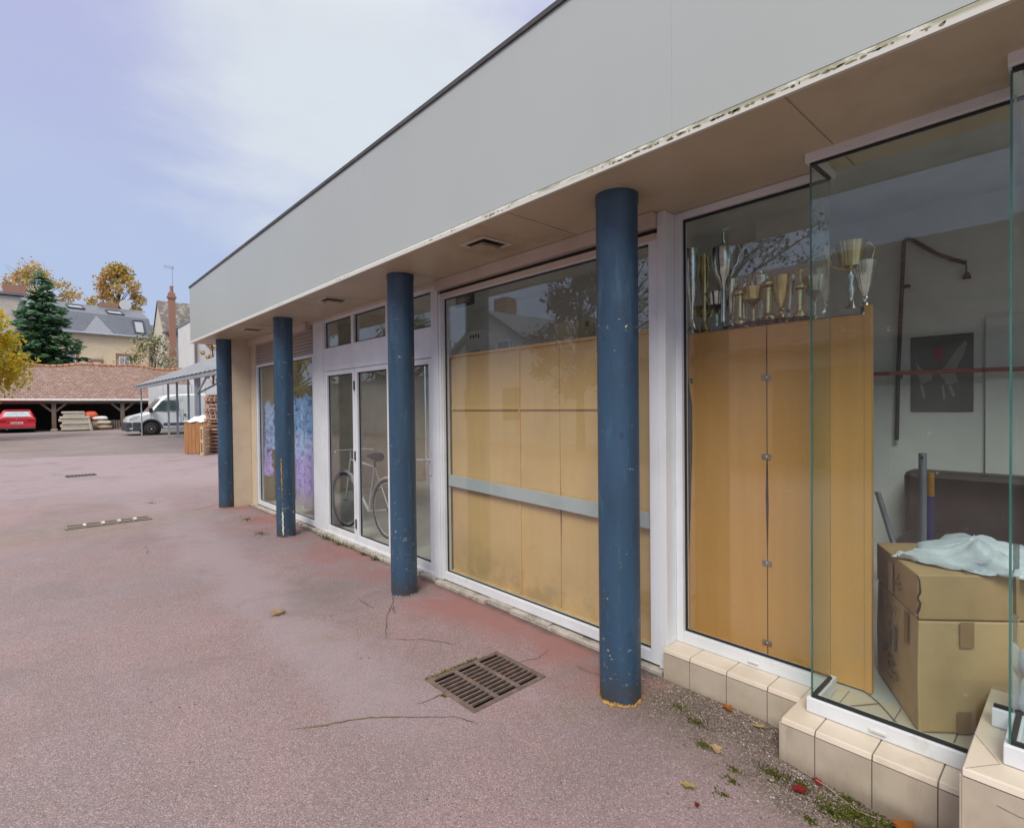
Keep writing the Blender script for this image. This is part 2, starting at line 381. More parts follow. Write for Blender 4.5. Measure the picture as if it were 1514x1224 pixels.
ZINC = M('blue grey slate roof', L(.135, .155, .19), L(.11, .125, .155), 0.5, 3, dirt=L(.18, .20, .22), dscale=.8, dlo=.45, dhi=.8)
LICHEN = M('lichened dark roof', L(.14, .12, .115), L(.26, .27, .22), 0.85, 1.6, lo=.5, hi=.62)
HWALL = M('sandy house render', L(.76, .66, .47), L(.70, .59, .42), 0.9, 1.2, dirt=L(.40, .32, .22), dscale=.6)
HPALE = M('cream house render', L(.55, .51, .43), L(.48, .44, .37), 0.9, 1.2)
HWHITE = M('white house render', L(.62, .63, .63), L(.56, .57, .57), 0.9, 1.2)
BRICK = brickish('red brick', L(.33, .12, .075), L(.27, .10, .065), L(.36, .28, .22), 0.23, 0.075, (0, 2), 0.012, 0.9, 0.4, L(.30, .17, .12))
WHITEPVC = M('white pvc', L(.72, .72, .71), rough=0.4)
LEAF_Y = [leafmat('yellow leaves', L(.88, .64, .03)), leafmat('orange leaves', L(.80, .44, .03)), leafmat('yellow green leaves', L(.60, .60, .05)), leafmat('pale yellow leaves', L(.78, .66, .12))]
LEAF_A = [leafmat('russet leaves', L(.58, .34, .12)), leafmat('ochre leaves', L(.74, .52, .14)), leafmat('tan leaves', L(.80, .66, .45)), leafmat('olive leaves', L(.48, .43, .16))]
LEAF_G = [leafmat('green leaves', L(.085, .15, .045)), leafmat('mid green leaves', L(.13, .19, .06)), leafmat('grey green leaves', L(.40, .42, .28))]
LEAF_C = [leafmat('dark conifer needles', L(.105, .225, .12)), leafmat('mid conifer needles', L(.16, .32, .14)), leafmat('blue green conifer needles', L(.19, .34, .21))]
LEAF_R = [leafmat('dark red leaves', L(.20, .045, .03)), leafmat('brown red leaves', L(.16, .06, .04)), leafmat('copper leaves', L(.26, .09, .045))]
LEAF_D = [leafmat('dull dark leaves', L(.06, .05, .035)), leafmat('dull brown leaves', L(.09, .065, .04))]
MOSS = [leafmat('bright moss', L(.17, .19, .03)), leafmat('green moss', L(.10, .14, .03)), leafmat('yellow moss', L(.24, .22, .05))]
L_ORANGE = leafmat('dry orange leaf', L(.52, .19, .05)); L_TAN = leafmat('dry tan leaf', L(.55, .40, .24))
L_YEL = leafmat('dry yellow leaf', L(.66, .52, .20)); L_RED = leafmat('dry red leaf', L(.34, .05, .045))
STONES = [M('pale grit', L(.45, .40, .36), rough=.9), M('dark grit', L(.13, .10, .09), rough=.9), M('pink grit', L(.36, .24, .22), rough=.9)]
STRAW = M('dry stalk', L(.42, .34, .25), rough=.9)

# ------------------------------------------------------------------ mesh builder
class MB:
    def __init__(self):
        self.v = []; self.f = []; self.m = []
    def add(self, vs, fs, m=0):
        o = len(self.v)
        self.v.extend(tuple(p) for p in vs)
        for f in fs:
            self.f.append(tuple(i + o for i in f)); self.m.append(m)
        return self
    def box(self, x0, y0, z0, x1, y1, z1, m=0):
        x0, x1 = min(x0, x1), max(x0, x1); y0, y1 = min(y0, y1), max(y0, y1); z0, z1 = min(z0, z1), max(z0, z1)
        vs = [(x0, y0, z0), (x1, y0, z0), (x1, y1, z0), (x0, y1, z0), (x0, y0, z1), (x1, y0, z1), (x1, y1, z1), (x0, y1, z1)]
        return self.add(vs, [(0, 3, 2, 1), (4, 5, 6, 7), (0, 1, 5, 4), (1, 2, 6, 5), (2, 3, 7, 6), (3, 0, 4, 7)], m)
    def pane(self, axis, a, y0, z0, y1, z1, th=0.008):
        """glass sheet: faces slot 0, edges slot 1; axis 'x' (plane x=a) or 'y' (plane y=a)"""
        if axis == 'x':
            c = [(a, y0, z0), (a, y1, z0), (a, y1, z1), (a, y0, z1)]; d = (th, 0, 0)
        else:
            c = [(y0, a, z0), (y1, a, z0), (y1, a, z1), (y0, a, z1)]; d = (0, th, 0)
        e = [tuple(p[i] + d[i] for i in range(3)) for p in c]
        self.add(c + e, [(0, 1, 2, 3), (7, 6, 5, 4)], 0)
        return self.add(c + e, [(0, 4, 5, 1), (1, 5, 6, 2), (2, 6, 7, 3), (3, 7, 4, 0)], 1)
    def prism(self, poly, axis, a, b, m=0):
        """extrude a 2-D polygon along axis 0/1/2; poly is in the other two axes in order"""
        def P(p, t):
            q = list(p); q.insert(axis, t); return tuple(q)
        n = len(poly)
        vs = [P(p, a) for p in poly] + [P(p, b) for p in poly]
        fs = [tuple(range(n - 1, -1, -1)), tuple(range(n, 2 * n))] + [(i, (i + 1) % n, n + (i + 1) % n, n + i) for i in range(n)]
        return self.add(vs, fs, m)
    def beam(self, p, q, w, h, m=0, up=(0, 0, 1)):
        p, q = Vector(p), Vector(q)
        d = (q - p)
        if d.length < 1e-9: return self
        d.normalize(); u = Vector(up)
        s = d.cross(u)
        if s.length < 1e-4: s = d.cross(Vector((1, 0, 0)))
        s.normalize(); u = s.cross(d).normalized()
        s, u = s * w / 2, u * h / 2
        vs = [p - s - u, p + s - u, p + s + u, p - s + u, q - s - u, q + s - u, q + s + u, q - s + u]
        return self.add(vs, [(0, 1, 2, 3), (7, 6, 5, 4), (0, 4, 5, 1), (1, 5, 6, 2), (2, 6, 7, 3), (3, 7, 4, 0)], m)
    def tube(self, pts, rad, n=8, m=0, closed=False):
        pts = [Vector(p) for p in pts]
        if not isinstance(rad, (list, tuple)): rad = [rad] * len(pts)
        rings = []; N = len(pts); prev = None
        for i, p in enumerate(pts):
            if closed: d = pts[(i + 1) % N] - pts[i - 1]
            else: d = pts[min(i + 1, N - 1)] - pts[max(i - 1, 0)]
            d.normalize()
            if prev is None:
                a = Vector((0, 0, 1)) if abs(d.z) < 0.9 else Vector((1, 0, 0))
                s = d.cross(a).normalized()
            else:
                s = prev - d * prev.dot(d)
                s = s.normalized() if s.length > 1e-6 else d.cross(Vector((1, 0, 0.3))).normalized()
            prev = s; u = d.cross(s)
            rings.append([p + (s * math.cos(2 * PI * k / n) + u * math.sin(2 * PI * k / n)) * rad[i] for k in range(n)])
        vs = [q for r in rings for q in r]; fs = []
        for i in range(N if closed else N - 1):
            a, b = i * n, ((i + 1) % N) * n
            for k in range(n):
                fs.append((a + k, a + (k + 1) % n, b + (k + 1) % n, b + k))
        if not closed:
            fs.append(tuple(range(n - 1, -1, -1))); fs.append(tuple((N - 1) * n + k for k in range(n)))
        return self.add(vs, fs, m)
    def lathe(self, prof, c=(0, 0, 0), n=24, m=0):
        """prof: list of (radius, z)"""
        vs = []; fs = []
        for r, z in prof:
            for k in range(n):
                a = 2 * PI * k / n
                vs.append((c[0] + r * math.cos(a), c[1] + r * math.sin(a), c[2] + z))
        for i in range(len(prof) - 1):
            for k in range(n):
                fs.append((i * n + k, i * n + (k + 1) % n, (i + 1) * n + (k + 1) % n, (i + 1) * n + k))
        fs.append(tuple(range(n - 1, -1, -1))); fs.append(tuple((len(prof) - 1) * n + k for k in range(n)))
        return self.add(vs, fs, m)
    def quad(self, a, b, c, d, m=0):
        return self.add([a, b, c, d], [(0, 1, 2, 3)], m)
    def leaf(self, p, s, m=0, up=0.0, asp=0.7):
        """one leaf-sized four-sided face with a random turn"""
        a = Vector((R.gauss(0, 1), R.gauss(0, 1), R.gauss(0, 1)))
        b = Vector((R.gauss(0, 1), R.gauss(0, 1), R.gauss(0, 1) * (1 - up)))
        if a.length < 1e-3: a = Vector((1, 0, 0))
        a.normalize(); b = b - a * b.dot(a)
        if b.length < 1e-3: b = a.orthogonal()
        b.normalize(); p = Vector(p)
        a *= s * 0.5; b *= s * 0.5 * asp
        return self.add([p - a, p - b, p + a, p + b], [(0, 1, 2, 3)], m)
    def text(self, s, size, org, ux, uy, m=0, depth=0.0):
        cu = bpy.data.curves.new('lettering', 'FONT'); cu.body = s; cu.size = size; cu.resolution_u = 3
        ob = bpy.data.objects.new('lettering', cu); COL.objects.link(ob)
        bpy.context.view_layer.update()
        me = ob.evaluated_get(bpy.context.evaluated_depsgraph_get()).to_mesh()
        ux, uy, org = Vector(ux), Vector(uy), Vector(org)
        vs = [org + ux * v.co.x + uy * v.co.y for v in me.vertices]
        fs = [tuple(p.vertices) for p in me.polygons]
        self.add(vs, fs, m)
        ob.to_mesh_clear(); bpy.data.objects.remove(ob); bpy.data.curves.remove(cu)
        return self
    def build(self, name, mats, parent=None, off=(0, 0, 0), smooth=None, bevel=0.0, label=None, seg=2):
        if not isinstance(mats, (list, tuple)): mats = [mats]
        me = bpy.data.meshes.new(name)
        ox, oy, oz = off
        me.from_pydata([(x - ox, y - oy, z - oz) for x, y, z in self.v], [], self.f)
        for q in mats: me.materials.append(q)
        me.polygons.foreach_set('material_index', self.m)
        if smooth is not None:
            me.polygons.foreach_set('use_smooth', [True] * len(self.f))
            me.set_sharp_from_angle(angle=math.radians(smooth))
        me.update()
        o = bpy.data.objects.new(name, me); COL.objects.link(o)
        if parent is not None: o.parent = parent
        if bevel:
            b = o.modifiers.new('bevel', 'BEVEL'); b.width = bevel; b.segments = seg; b.limit_method = 'ANGLE'; b.angle_limit = math.radians(40)
        if label: o['label'] = label
        return o

class Thing:
    """an Empty at the thing's base; parts are given in the thing's own space (loc=base) or in world space"""
    def __init__(self, name, label, cat, loc=(0, 0, 0), group=None, world=True, rot=0.0):
        self.e = bpy.data.objects.new(name, None); COL.objects.link(self.e)
        self.e.empty_display_size = 0.2
        self.e.location = loc; self.e.rotation_euler = (0, 0, rot)
        self.e['label'] = label; self.e['category'] = cat
        if group: self.e['group'] = group
        self.off = loc if world else (0, 0, 0)
    def part(self, name, mb, mats, parent=None, **kw):
        return mb.build(name, mats, parent or self.e, self.off, **kw)

def tag(o, label=None, cat=None, group=None, kind=None):
    if label: o['label'] = label
    if cat: o['category'] = cat
    if group: o['group'] = group
    if kind: o['kind'] = kind
    return o

def copy_tree(root, loc, rot=None, label=None):
    c = root.copy(); COL.objects.link(c); c.location = loc
    if rot is not None: c.rotation_euler = rot if isinstance(rot, tuple) else (0, 0, rot)
    if label: c['label'] = label
    for ch in list(root.children):
        d = ch.copy(); COL.objects.link(d); d.parent = c
        for g in list(ch.children):
            k = g.copy(); COL.objects.link(k); k.parent = d
    return c

def clamp01(t): return max(0.0, min(1.0, t))
def gz(x, y):
    """height of the courtyard: falls a little at the near plinth, rises gently towards the barn"""
    r = 0.0118 * (min(y, 46) - 20) if y > 20 else 0.0
    d = -0.075 * clamp01((1.1 - y) / 0.8) * clamp01((x - 1.2) / 1.2)
    return r + d

# ------------------------------------------------------------------ ground
def build_ground():
    gx0, gx1, gy0, gy1 = 1.64, 2.17, 2.11, 2.55
    xs = [-160, -80, -40, -20, -10, -5, -2, 0, .6, 1.2, 1.4, gx0, 1.9, gx1, 2.3, 2.5, 2.7, 3, 5, 8, 12, 20, 40, 80, 160]
    ys = [-80, -30, -10, -4, -2, -1, -.5, -.1, .3, .5, .7, .9, 1.1, 1.5, gy0, 2.3, gy1, 3, 4, 6, 8, 12, 16, 20, 22, 26, 30, 34, 38, 42, 46, 60, 90, 140, 240]
    mb = MB(); nx = len(xs)
    vs = [(x, y, gz(x, y)) for y in ys for x in xs]
    fs = []
    for j in range(len(ys) - 1):
        for i in range(nx - 1):
            if gx0 - 1e-6 <= xs[i] < gx1 - 1e-6 and gy0 - 1e-6 <= ys[j] < gy1 - 1e-6: continue
            fs.append((j * nx + i, j * nx + i + 1, (j + 1) * nx + i + 1, (j + 1) * nx + i))
    mb.add(vs, fs)
    tag(mb.build('courtyard_ground', asphalt(), smooth=30), kind='structure')
build_ground()

def strip(pts, w, mats, name, z=0.004):
    """thin uneven ribbon lying on the ground"""
    mb = MB(); q = []
    P = [Vector((x, y, 0)) for x, y in pts]
    fine = []
    for a, b in zip(P, P[1:]):
        n = max(2, int((b - a).length / 0.03))
        for k in range(n):
            fine.append(a.lerp(b, k / n) + Vector((R.uniform(-.006, .006), R.uniform(-.006, .006), 0)))
    fine.append(P[-1])
    for i, p in enumerate(fine):
        d = (fine[min(i + 1, len(fine) - 1)] - fine[max(i - 1, 0)]).normalized()
        s = Vector((-d.y, d.x, 0)) * w * R.uniform(.35, 1.0) * (0.25 if i in (0, len(fine) - 1) else 1)
        q.append((p - s, p + s))
    for (a, b), (c, d) in zip(q, q[1:]):
        mb.quad((a.x, a.y, gz(a.x, a.y) + z), (c.x, c.y, gz(c.x, c.y) + z), (d.x, d.y, gz(d.x, d.y) + z), (b.x, b.y, gz(b.x, b.y) + z))
    return tag(mb.build(name, mats), kind='structure')
CRACK = M('dark crack', L(.09, .072, .066), rough=.95)
MOSSY = M('mossy crack', L(.20, .17, .05), L(.10, .08, .05), .95, 30)
strip([(.90, 2.62), (1.0, 2.56), (1.12, 2.50), (1.24, 2.44), (1.36, 2.33)], .0055, MOSSY, 'mossy_pavement_crack')
strip([(1.36, 2.33), (1.47, 2.22), (1.55, 2.15), (1.60, 2.02)], .003, CRACK, 'pavement_crack')
strip([(1.47, 2.38), (1.55, 2.36), (1.63, 2.37)], .003, CRACK, 'pavement_crack')
strip([(2.17, 2.35), (2.3, 2.30), (2.42, 2.33)], .002, CRACK, 'pavement_crack')
strip([(1.75, 3.2), (1.95, 3.55), (2.12, 3.75), (2.22, 3.95)], .003, CRACK, 'pavement_crack')
strip([(1.78, 3.15), (1.95, 2.98), (2.03, 2.80)], .003, CRACK, 'pavement_crack')
strip([(2.02, 3.56), (2.09, 3.70)], .011, MOSSY, 'mossy_pavement_crack')
strip([(2.28, 9.62), (2.05, 9.45), (1.85, 9.35)], .010, CRACK, 'pavement_crack')

# ------------------------------------------------------------------ drain grates
def grate(label, x0, x1, y0, y1, cols, rows, pit, group, pitmat=PIT, ironmat=CASTIRON):
    cx, cy = (x0 + x1) / 2, (y0 + y1) / 2
    t = Thing('drain_grate', label, 'drain grate', (cx, cy, 0), group)
    z0, z1 = (-0.008, 0.006) if pit else (0.006, 0.014)
    fr = MB(); e = 0.028
    fr.box(x0, y0, z0, x0 + e, y1, z1); fr.box(x1 - e, y0, z0, x1, y1, z1)
    fr.box(x0 + e, y0, z0, x1 - e, y0 + e, z1 - .001); fr.box(x0 + e, y1 - e, z0, x1 - e, y1, z1 - .001)
    w = (x1 - x0 - 2 * e)
    for c in range(1, cols):
        xc = x0 + e + w * c / cols
        fr.box(xc - .013, y0 + e, z0, xc + .013, y1 - e, z1 - .0015)
    t.part('frame', fr, ironmat, bevel=.003)
    b = MB(); hgt = (y1 - y0 - 2 * e) / rows
    for c in range(cols):
        xa = x0 + e + w * c / cols + (.013 if c else 0); xb = x0 + e + w * (c + 1) / cols - (.013 if c < cols - 1 else 0)
        for r in range(1, rows):
            yc = y0 + e + hgt * r
            b.box(xa, yc - hgt * .165, z0, xb, yc + hgt * .165, z1 - .0025)
    t.part('bars', b, ironmat)
    p = MB()
    if pit:
        p.quad((x0, y0, -.4), (x1, y0, -.4), (x1, y1, -.4), (x0, y1, -.4))
        for a, bb in (((x0, y0), (x1, y0)), ((x1, y0), (x1, y1)), ((x1, y1), (x0, y1)), ((x0, y1), (x0, y0))):
            p.quad((a[0], a[1], -.4), (bb[0], bb[1], -.4), (bb[0], bb[1], -.021), (a[0], a[1], -.021))
    else:
        p.box(x0 + .01, y0 + .01, .001, x1 - .01, y1 - .01, .0045)  # flat plate on the ground; the black one paints a hollow's shade
    t.part('pit', p, pitmat)
    return t
grate('rusty square cast iron grate near the blue column with three rows of slots', 1.642, 2.168, 2.112, 2.548, 3, 10, True, 'drain grates')
grate('small far drain grate out in the middle of the courtyard', .62, 1.20, 16.15, 16.6, 8, 1, False, 'drain grates')
tq = grate('long narrow drain channel half filled with dirt, level with the farthest column', .33, 1.28, 9.02, 9.32, 5, 2, False, 'drain grates', M('drain silt', L(.17, .13, .10), L(.10, .08, .065), .95, 14), M('worn concrete rim', L(.24, .195, .175), L(.19, .155, .14), .9, 12))
for x in (.52, .72, .90, 1.08): tq.part('spacer', MB().box(x, 9.1, .0145, x + .035, 9.25, .022), PRIMER)

# ------------------------------------------------------------------ the shop
XW = 2.68       # plane of the main window frames
SZ = 2.65       # soffit
shop = Thing('shop_building', 'long single storey shop with deep grey fascia, blue columns and white framed windows', 'shop', (XW, 4.5, 0))
def sp(name, mb, mats, parent=None, **kw): return shop.part(name, mb, mats, parent, **kw)
YA, YB = -3.0, 10.15
# fascia, coping, trim
mb = MB()
for a, b in ((YA, 1.2), (1.2005, 4.2), (4.2005, 7.2), (7.2005, YB)):
    mb.box(2.02, a, 2.692, 2.06, b, 3.57)
mb.box(2.06, YB - .04, 2.692, 6.3, YB, 3.57)
sp('fascia', mb, CLAD)
mb = MB().box(2.026, YA, 2.660, 2.05, YB - .01, 2.692)
sp('gap_shade', mb, DARK)  # near black strip paints the shade into the gap
mb = MB().box(2.008, YA, 3.570, 2.09, YB + .01, 3.597)
mb.box(2.09, YB - .05, 3.570, 6.3, YB + .01, 3.597)
sp('coping', mb, COPING)
mb = MB()
mb.prism([(2.014, 2.686), (2.010, 2.672), (2.003, 2.669), (2.003, 2.644), (2.019, 2.644), (2.022, 2.686)], 1, YA, YB, 0)
sp('gutter_trim', mb, TRIM)
st_ = R.getstate(); R.seed(77); gm = MB()
for i in range(110):
    y_ = R.choice((.35, .45, .62, .8, .95, 1.1, 1.3, 1.5, 2.3, 2.9, 4.4, 5.9)) + R.gauss(0, .09)
    a_, h_ = R.uniform(.003, .020) * (1 if y_ < 1.8 else .7), R.uniform(.003, .012)
    zt_ = 2.6685 - R.random() ** 2 * .006
    gm.add([(2.0024, y_ + a_ * math.cos(2 * PI * k_ / 7) * R.uniform(.6, 1.2), zt_ - h_ / 2 + h_ / 2 * math.sin(2 * PI * k_ / 7) * R.uniform(.6, 1.2)) for k_ in range(7)], [tuple(range(7))], R.choice((0, 1, 1)))
go_ = sp('grime', gm, [M('black grime', L(.08, .078, .05), rough=.9), M('olive grime', L(.20, .19, .09), rough=.9)])
go_['kind'] = 'stuff'
R.setstate(st_)
mb = MB()
for a, b in ((YA, -2.2), (.7, 7.0), (8.2, YB - .05)): mb.box(2.1, a, 3.40, 6.3, b, 3.5)
for a, b in ((-2.2, .7), (7.0, 8.2)): mb.box(2.1, a, 3.40, 3.0, b, 3.5).box(4.2, a, 3.40, 6.3, b, 3.5)  # gaps added over the ceiling openings to let daylight in
sp('roof', mb, COPING)
# soffit in panels with thin dark joints
mb = MB(); jn = [YA, -.9, .753, 2.25, 3.75, 5.28, 7.2, 9.16, YB - .04]
for a, b in zip(jn, jn[1:]):
    mb.box(2.0195, a + .004, SZ, 2.86, b - .004, SZ + .02)
mb.box(2.03, YA, SZ + .006, 2.86, YB - .04, SZ + .021)
mb.box(2.86, 9.16, SZ + .001, 6.0, YB - .04, SZ + .03)
sp('soffit', mb, SOFF)
# columns
colspec = [(1.70, 'nearest blue column, tall in front of the boarded window'), (3.90, 'blue column standing in front of the glass doors'),
           (6.66, 'blue column with a long yellow and white gash in its paint'), (9.30, 'farthest blue column at the corner of the shop')]
for i, (y, lab) in enumerate(colspec):
    c = MB().lathe([(.1085, -.05), (.1085, 1.3), (.1085, 2.60), (.112, 2.605), (.112, SZ + .004)], (2.31, y, 0), 48)
    co = sp('column', c, BLUE, smooth=40, label=lab)
    k = MB(); prof = []
    n = 120; sc_ = 1.0 if i == 0 else .35
    def hh_(q): return .006 + sc_ * .012 * (1 + .6 * math.sin(q * .21 + i) + .4 * math.sin(q * .57) + .5 * math.sin(q * 1.9)) * .7
    def rr_(q): return .1105 + sc_ * .009 * abs(math.sin(q * .13 + i) + .5 * math.sin(q * .8))
    P = lambda a, r, z: (2.31 + r * math.cos(a), y + r * math.sin(a), z)
    for q in range(n):
        a0, a1 = 2 * PI * q / n, 2 * PI * (q + 1) / n
        b_ = (q + 1) % n
        k.quad(P(a0, rr_(q), .003), P(a1, rr_(b_), .003), P(a1, .1095, max(.004, hh_(b_))), P(a0, .1095, max(.004, hh_(q))), 0 if math.sin(q * .33) + math.sin(q * 1.1) > -.6 else 1)
    sp('peeling_base', k, [YEL if i in (0,) else CASTIRON, YEL if i == 0 else CONC], co)
    if i == 2:
        g = MB()
        for zz in range(46):
            z0 = .03 + zz * .02; z1 = z0 + .021
            ac = math.radians(233 - zz * .12) + .03 * math.sin(zz * 1.9)
            wd = (.075 if zz < 14 else .05 if zz > 26 else .016) * (.7 + .5 * abs(math.sin(zz * 2.7)))
            if 16 < zz < 22 and zz % 2: continue
            P = lambda a, z: (2.31 + .1095 * math.cos(a), y + .1095 * math.sin(a), z)
            g.quad(P(ac - wd, z0), P(ac + wd, z0), P(ac + wd, z1), P(ac - wd, z1), 0 if zz > 17 else 1)
            g.quad(P(ac + wd, z0), P(ac + wd + .05, z0), P(ac + wd + .05, z1), P(ac + wd, z1), 2)
        sp('paint_gash', g, [YEL, PRIMER, DARK], co)
# recessed lamps in the soffit
for y in (2.78, 5.22, 7.85):
    d = MB()
    x0, x1, a, b, z = 2.18, 2.44, y - .13, y + .13, SZ
    d.box(x0, a, z - .008, x1, a + .03, z - .0005); d.box(x0, b - .03, z - .008, x1, b, z - .0005)
    d.box(x0, a + .03, z - .008, x0 + .03, b - .03, z - .0005); d.box(x1 - .03, a + .03, z - .008, x1, b - .03, z - .0005)
    lo = sp('soffit_lamp', d, W_CREAM, bevel=.002)
    sp('recess_shade', MB().box(x0 + .03, a + .03, z - .004, x1 - .03, b - .03, z - .0007), DARK, lo)  # flat dark plate stands in for shade inside the lamp recess
    sp('baffle', MB().box(x0 + .06, a + .075, z - .03, x1 - .05, b - .06, z - .012), SOFF, lo)

# end wing wall and piers
mb = MB().box(2.40, 9.22, -.05, 2.665, 9.42, SZ - .001)
sp('wing_wall', mb, BEIGE)
mb = MB().box(2.68, 8.985, -.05, 2.80, 9.22, SZ - .001); mb.box(2.668, 9.221, -.05, 6.0, 9.42, SZ - .002)
mb.box(2.9, 9.2, SZ, 6.0, 9.4, 3.4)
sp('end_wall', mb, BEIGE)
# concrete strip under the frames
mb = MB()
yy = 1.66
while yy < 9.2:
    y2 = min(9.2, yy + R.uniform(.25, .7)); mb.box(2.64 + R.uniform(-.025, .015), yy, -.05, 2.80, y2 - .003, .035 + R.uniform(-.012, .008)); yy = y2
sp('threshold_strip', mb, CONC, bevel=.006)

def rect_frame(mb, x, d, y0, y1, z0, z1, w, wb=None, wt=None, m=0):
    """rectangular frame standing in plane x, depth d"""
    wb = wb or w; wt = wt or w
    mb.box(x, y0, z0, x + d, y0 + w, z1, m); mb.box(x, y1 - w, z0, x + d, y1, z1, m)
    mb.box(x, y0 + w, z0, x + d, y1 - w, z0 + wb, m); mb.box(x, y0 + w, z1 - wt, x + d, y1 - w, z1, m)
    return mb
def gasket(parent, x, y0, y1, z0, z1, w=.009):
    g = MB(); rect_frame(g, x, .008, y0, y1, z0, z1, w)
    return sp('gasket', g, DARK, parent)

# left shop window with roller shutter half drawn
w1 = MB(); rect_frame(w1, XW, .07, 6.66, 8.95, .045, 2.245, .05, .065, .04)
w1 = sp('shop_window', w1, W_FRAME, bevel=.003)
gasket(w1, XW + .028, 6.712, 8.898, .112, 2.203)
sp('glass_pane', MB().pane('x', XW + .034, 6.718, .118, 8.892, 2.197), [GLASS, EDGE], w1)
sp('roller_shutter', MB().box(XW + .012, 6.68, 2.248, XW + .03, 8.96, 2.58), SHUT, w1)
sp('guide_rail', MB().box(XW - .012, 8.952, .04, XW + .05, 8.982, 2.56), W_CREAM, w1)
sp('shutter_box', MB().box(2.634, 6.80, 2.560, 2.76, 9.215, 2.648), W_CREAM, w1, bevel=.003)
# broad post
sp('post', MB().box(XW - .006, 6.36, .035, XW + .09, 6.655, SZ - .001), W_FRAME, bevel=.003)

# three leaf entrance door with transom lights
dr = MB(); rect_frame(dr, XW, .08, 3.985, 6.355, .03, SZ - .002, .026, .03, .06)
dr.box(XW + .004, 4.011, 1.998, XW + .07, 6.329, 2.275)
for y in (5.575, 4.80): dr.box(XW + .002, y - .03, 2.275, XW + .078, y + .03, SZ - .062)
door = sp('entrance_door', dr, W_FRAME, bevel=.003)
for a, b in ((5.61, 6.325), (4.835, 5.54), (4.015, 4.765)):
    sp('transom_pane', MB().pane('x', XW + .035, a, 2.279, b, SZ - .064), [GLASS, EDGE], door)
    gasket(door, XW + .029, a - .003, b + .003, 2.277, SZ - .063, .012)
leafs = [(5.545, 6.325), (4.775, 5.535), (4.015, 4.765)]
for a, b in leafs:
    lf = MB(); rect_frame(lf, XW + .006, .05, a, b, .045, 1.992, .052, .085, .05)
    lf = sp('door_leaf', lf, W_FRAME, door, bevel=.003)
    sp('glass_pane', MB().pane('x', XW + .034, a + .055, .133, b - .055, 1.939), [GLASS, EDGE], door)
    gasket(door, XW + .028, a + .050, b - .050, .128, 1.944, .014)
for z in (.26, 1.02, 1.80): sp('hinge', MB().box(XW - .006, 5.532, z - .05, XW + .012, 5.550, z + .05), BLACK, door)
h = MB().box(XW - .006, 4.03, .94, XW + .006, 4.055, 1.15)
h.tube([(XW - .004, 4.043, 1.075), (XW - .05, 4.043, 1.075), (XW - .055, 4.06, 1.075), (XW - .055, 4.17, 1.07)], .011, 10)
sp('door_handle', h, WHITEPVC, door, smooth=50)
# posts between door and boarded window
sp('post', MB().box(XW - .008, 3.895, .03, XW + .09, 3.984, SZ - .001), W_FRAME, bevel=.003)
# boarded window
w2 = MB(); rect_frame(w2, XW, .07, 1.692, 3.892, .04, 2.535, .06, .068, .045)
w2.box(XW - .014, 3.84, .04, XW - .0005, 3.868, 2.53)
w2 = sp('boarded_window', w2, W_FRAME, bevel=.003)
gasket(w2, XW + .028, 1.75, 3.835, .106, 2.492, .012)
sp('glass_pane', MB().pane('x', XW + .034, 1.757, .112, 3.828, 2.487), [GLASS, EDGE], w2)
sp('lintel_shade', MB().box(XW + .02, 1.69, 2.536, XW + .09, 3.9, 2.647), DARK, w2)  # dark box carries the shade above the window head
sb = MB().box(2.634, 1.693, 2.565, 2.76, 3.885, 2.648)
sbo = sp('shutter_box', sb, W_CREAM, w2, bevel=.003)
sp('drip_moulding', MB().box(XW - .012, 1.70, 2.497, XW + .0, 3.88, 2.532), W_CREAM, w2)
sp('lintel', MB().box(2.668, 3.9, 2.615, 2.70, 6.80, 2.649), W_CREAM)
# corner post stepping back to the recessed window
sp('post', MB().box(XW - .004, 1.642, .03, XW + .115, 1.691, SZ - .001), W_FRAME, bevel=.003)

# tiled plinths: face tiles over a grout core
def plinth(name, x, y0, y1, z1, step, xback, first):
    zb = -.16
    core = sp(name, MB().box(x + .006, y0 + .001, zb, xback, y1 - .001, z1 - .006), GROUT)
    f = MB(); tp = MB(); y = y1; k = 0
    while y > y0 + .01:
        w = first if k == 0 else step
        a = max(y0, y - w)
        f.box(x, a + (.002 if a > y0 else 0), zb, x + .012, y - .002 * (k > 0), z1 - .026)
        tp.prism([(x - .002, z1 - .022), (x + .006, z1 - .004), (x + .012, z1), (xback + .003, z1), (xback + .003, z1 - .02), (x + .012, z1 - .02)], 1, a + (.002 if a > y0 else 0), y - .002 * (k > 0))
        y = a; k += 1
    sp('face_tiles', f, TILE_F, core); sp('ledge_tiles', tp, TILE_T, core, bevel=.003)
    return core
plinth('plinth', 2.636, .925, 1.640, .172, .205, 3.0, .16)
p2 = plinth('plinth', 2.425, .29, .925, .168, .205, 2.9, .135)
sp('side_tiles', MB().box(2.428, .9262, -.16, 2.635, .934, .145), TILE_F, p2)
p3 = plinth('plinth', 2.196, YA, .283, .374, .42, 2.9, .30)
sp('side_tiles', MB().box(2.199, .2835, -.16, 2.565, .2895, .350), TILE_F, p3)

k = MB()
k.beam((2.205, .275, .3744), (2.315, .20, .3744), .0015, .001); k.beam((2.46, .283, .3744), (2.315, .205, .3744), .0015, .001)
sp('mitre_joint', k, GROUT, p3)
k = MB()
for (a, b) in (((.20, .30), (.15, .293)), ((.15, .293), (.10, .296)), ((.10, .296), (.06, .325)), ((.13, .34), (.11, .338))):
    k.beam((2.1955, a[0], a[1]), (2.1955, b[0], b[1]), .001, .002)
sp('scratch', k, GROUT, p3)

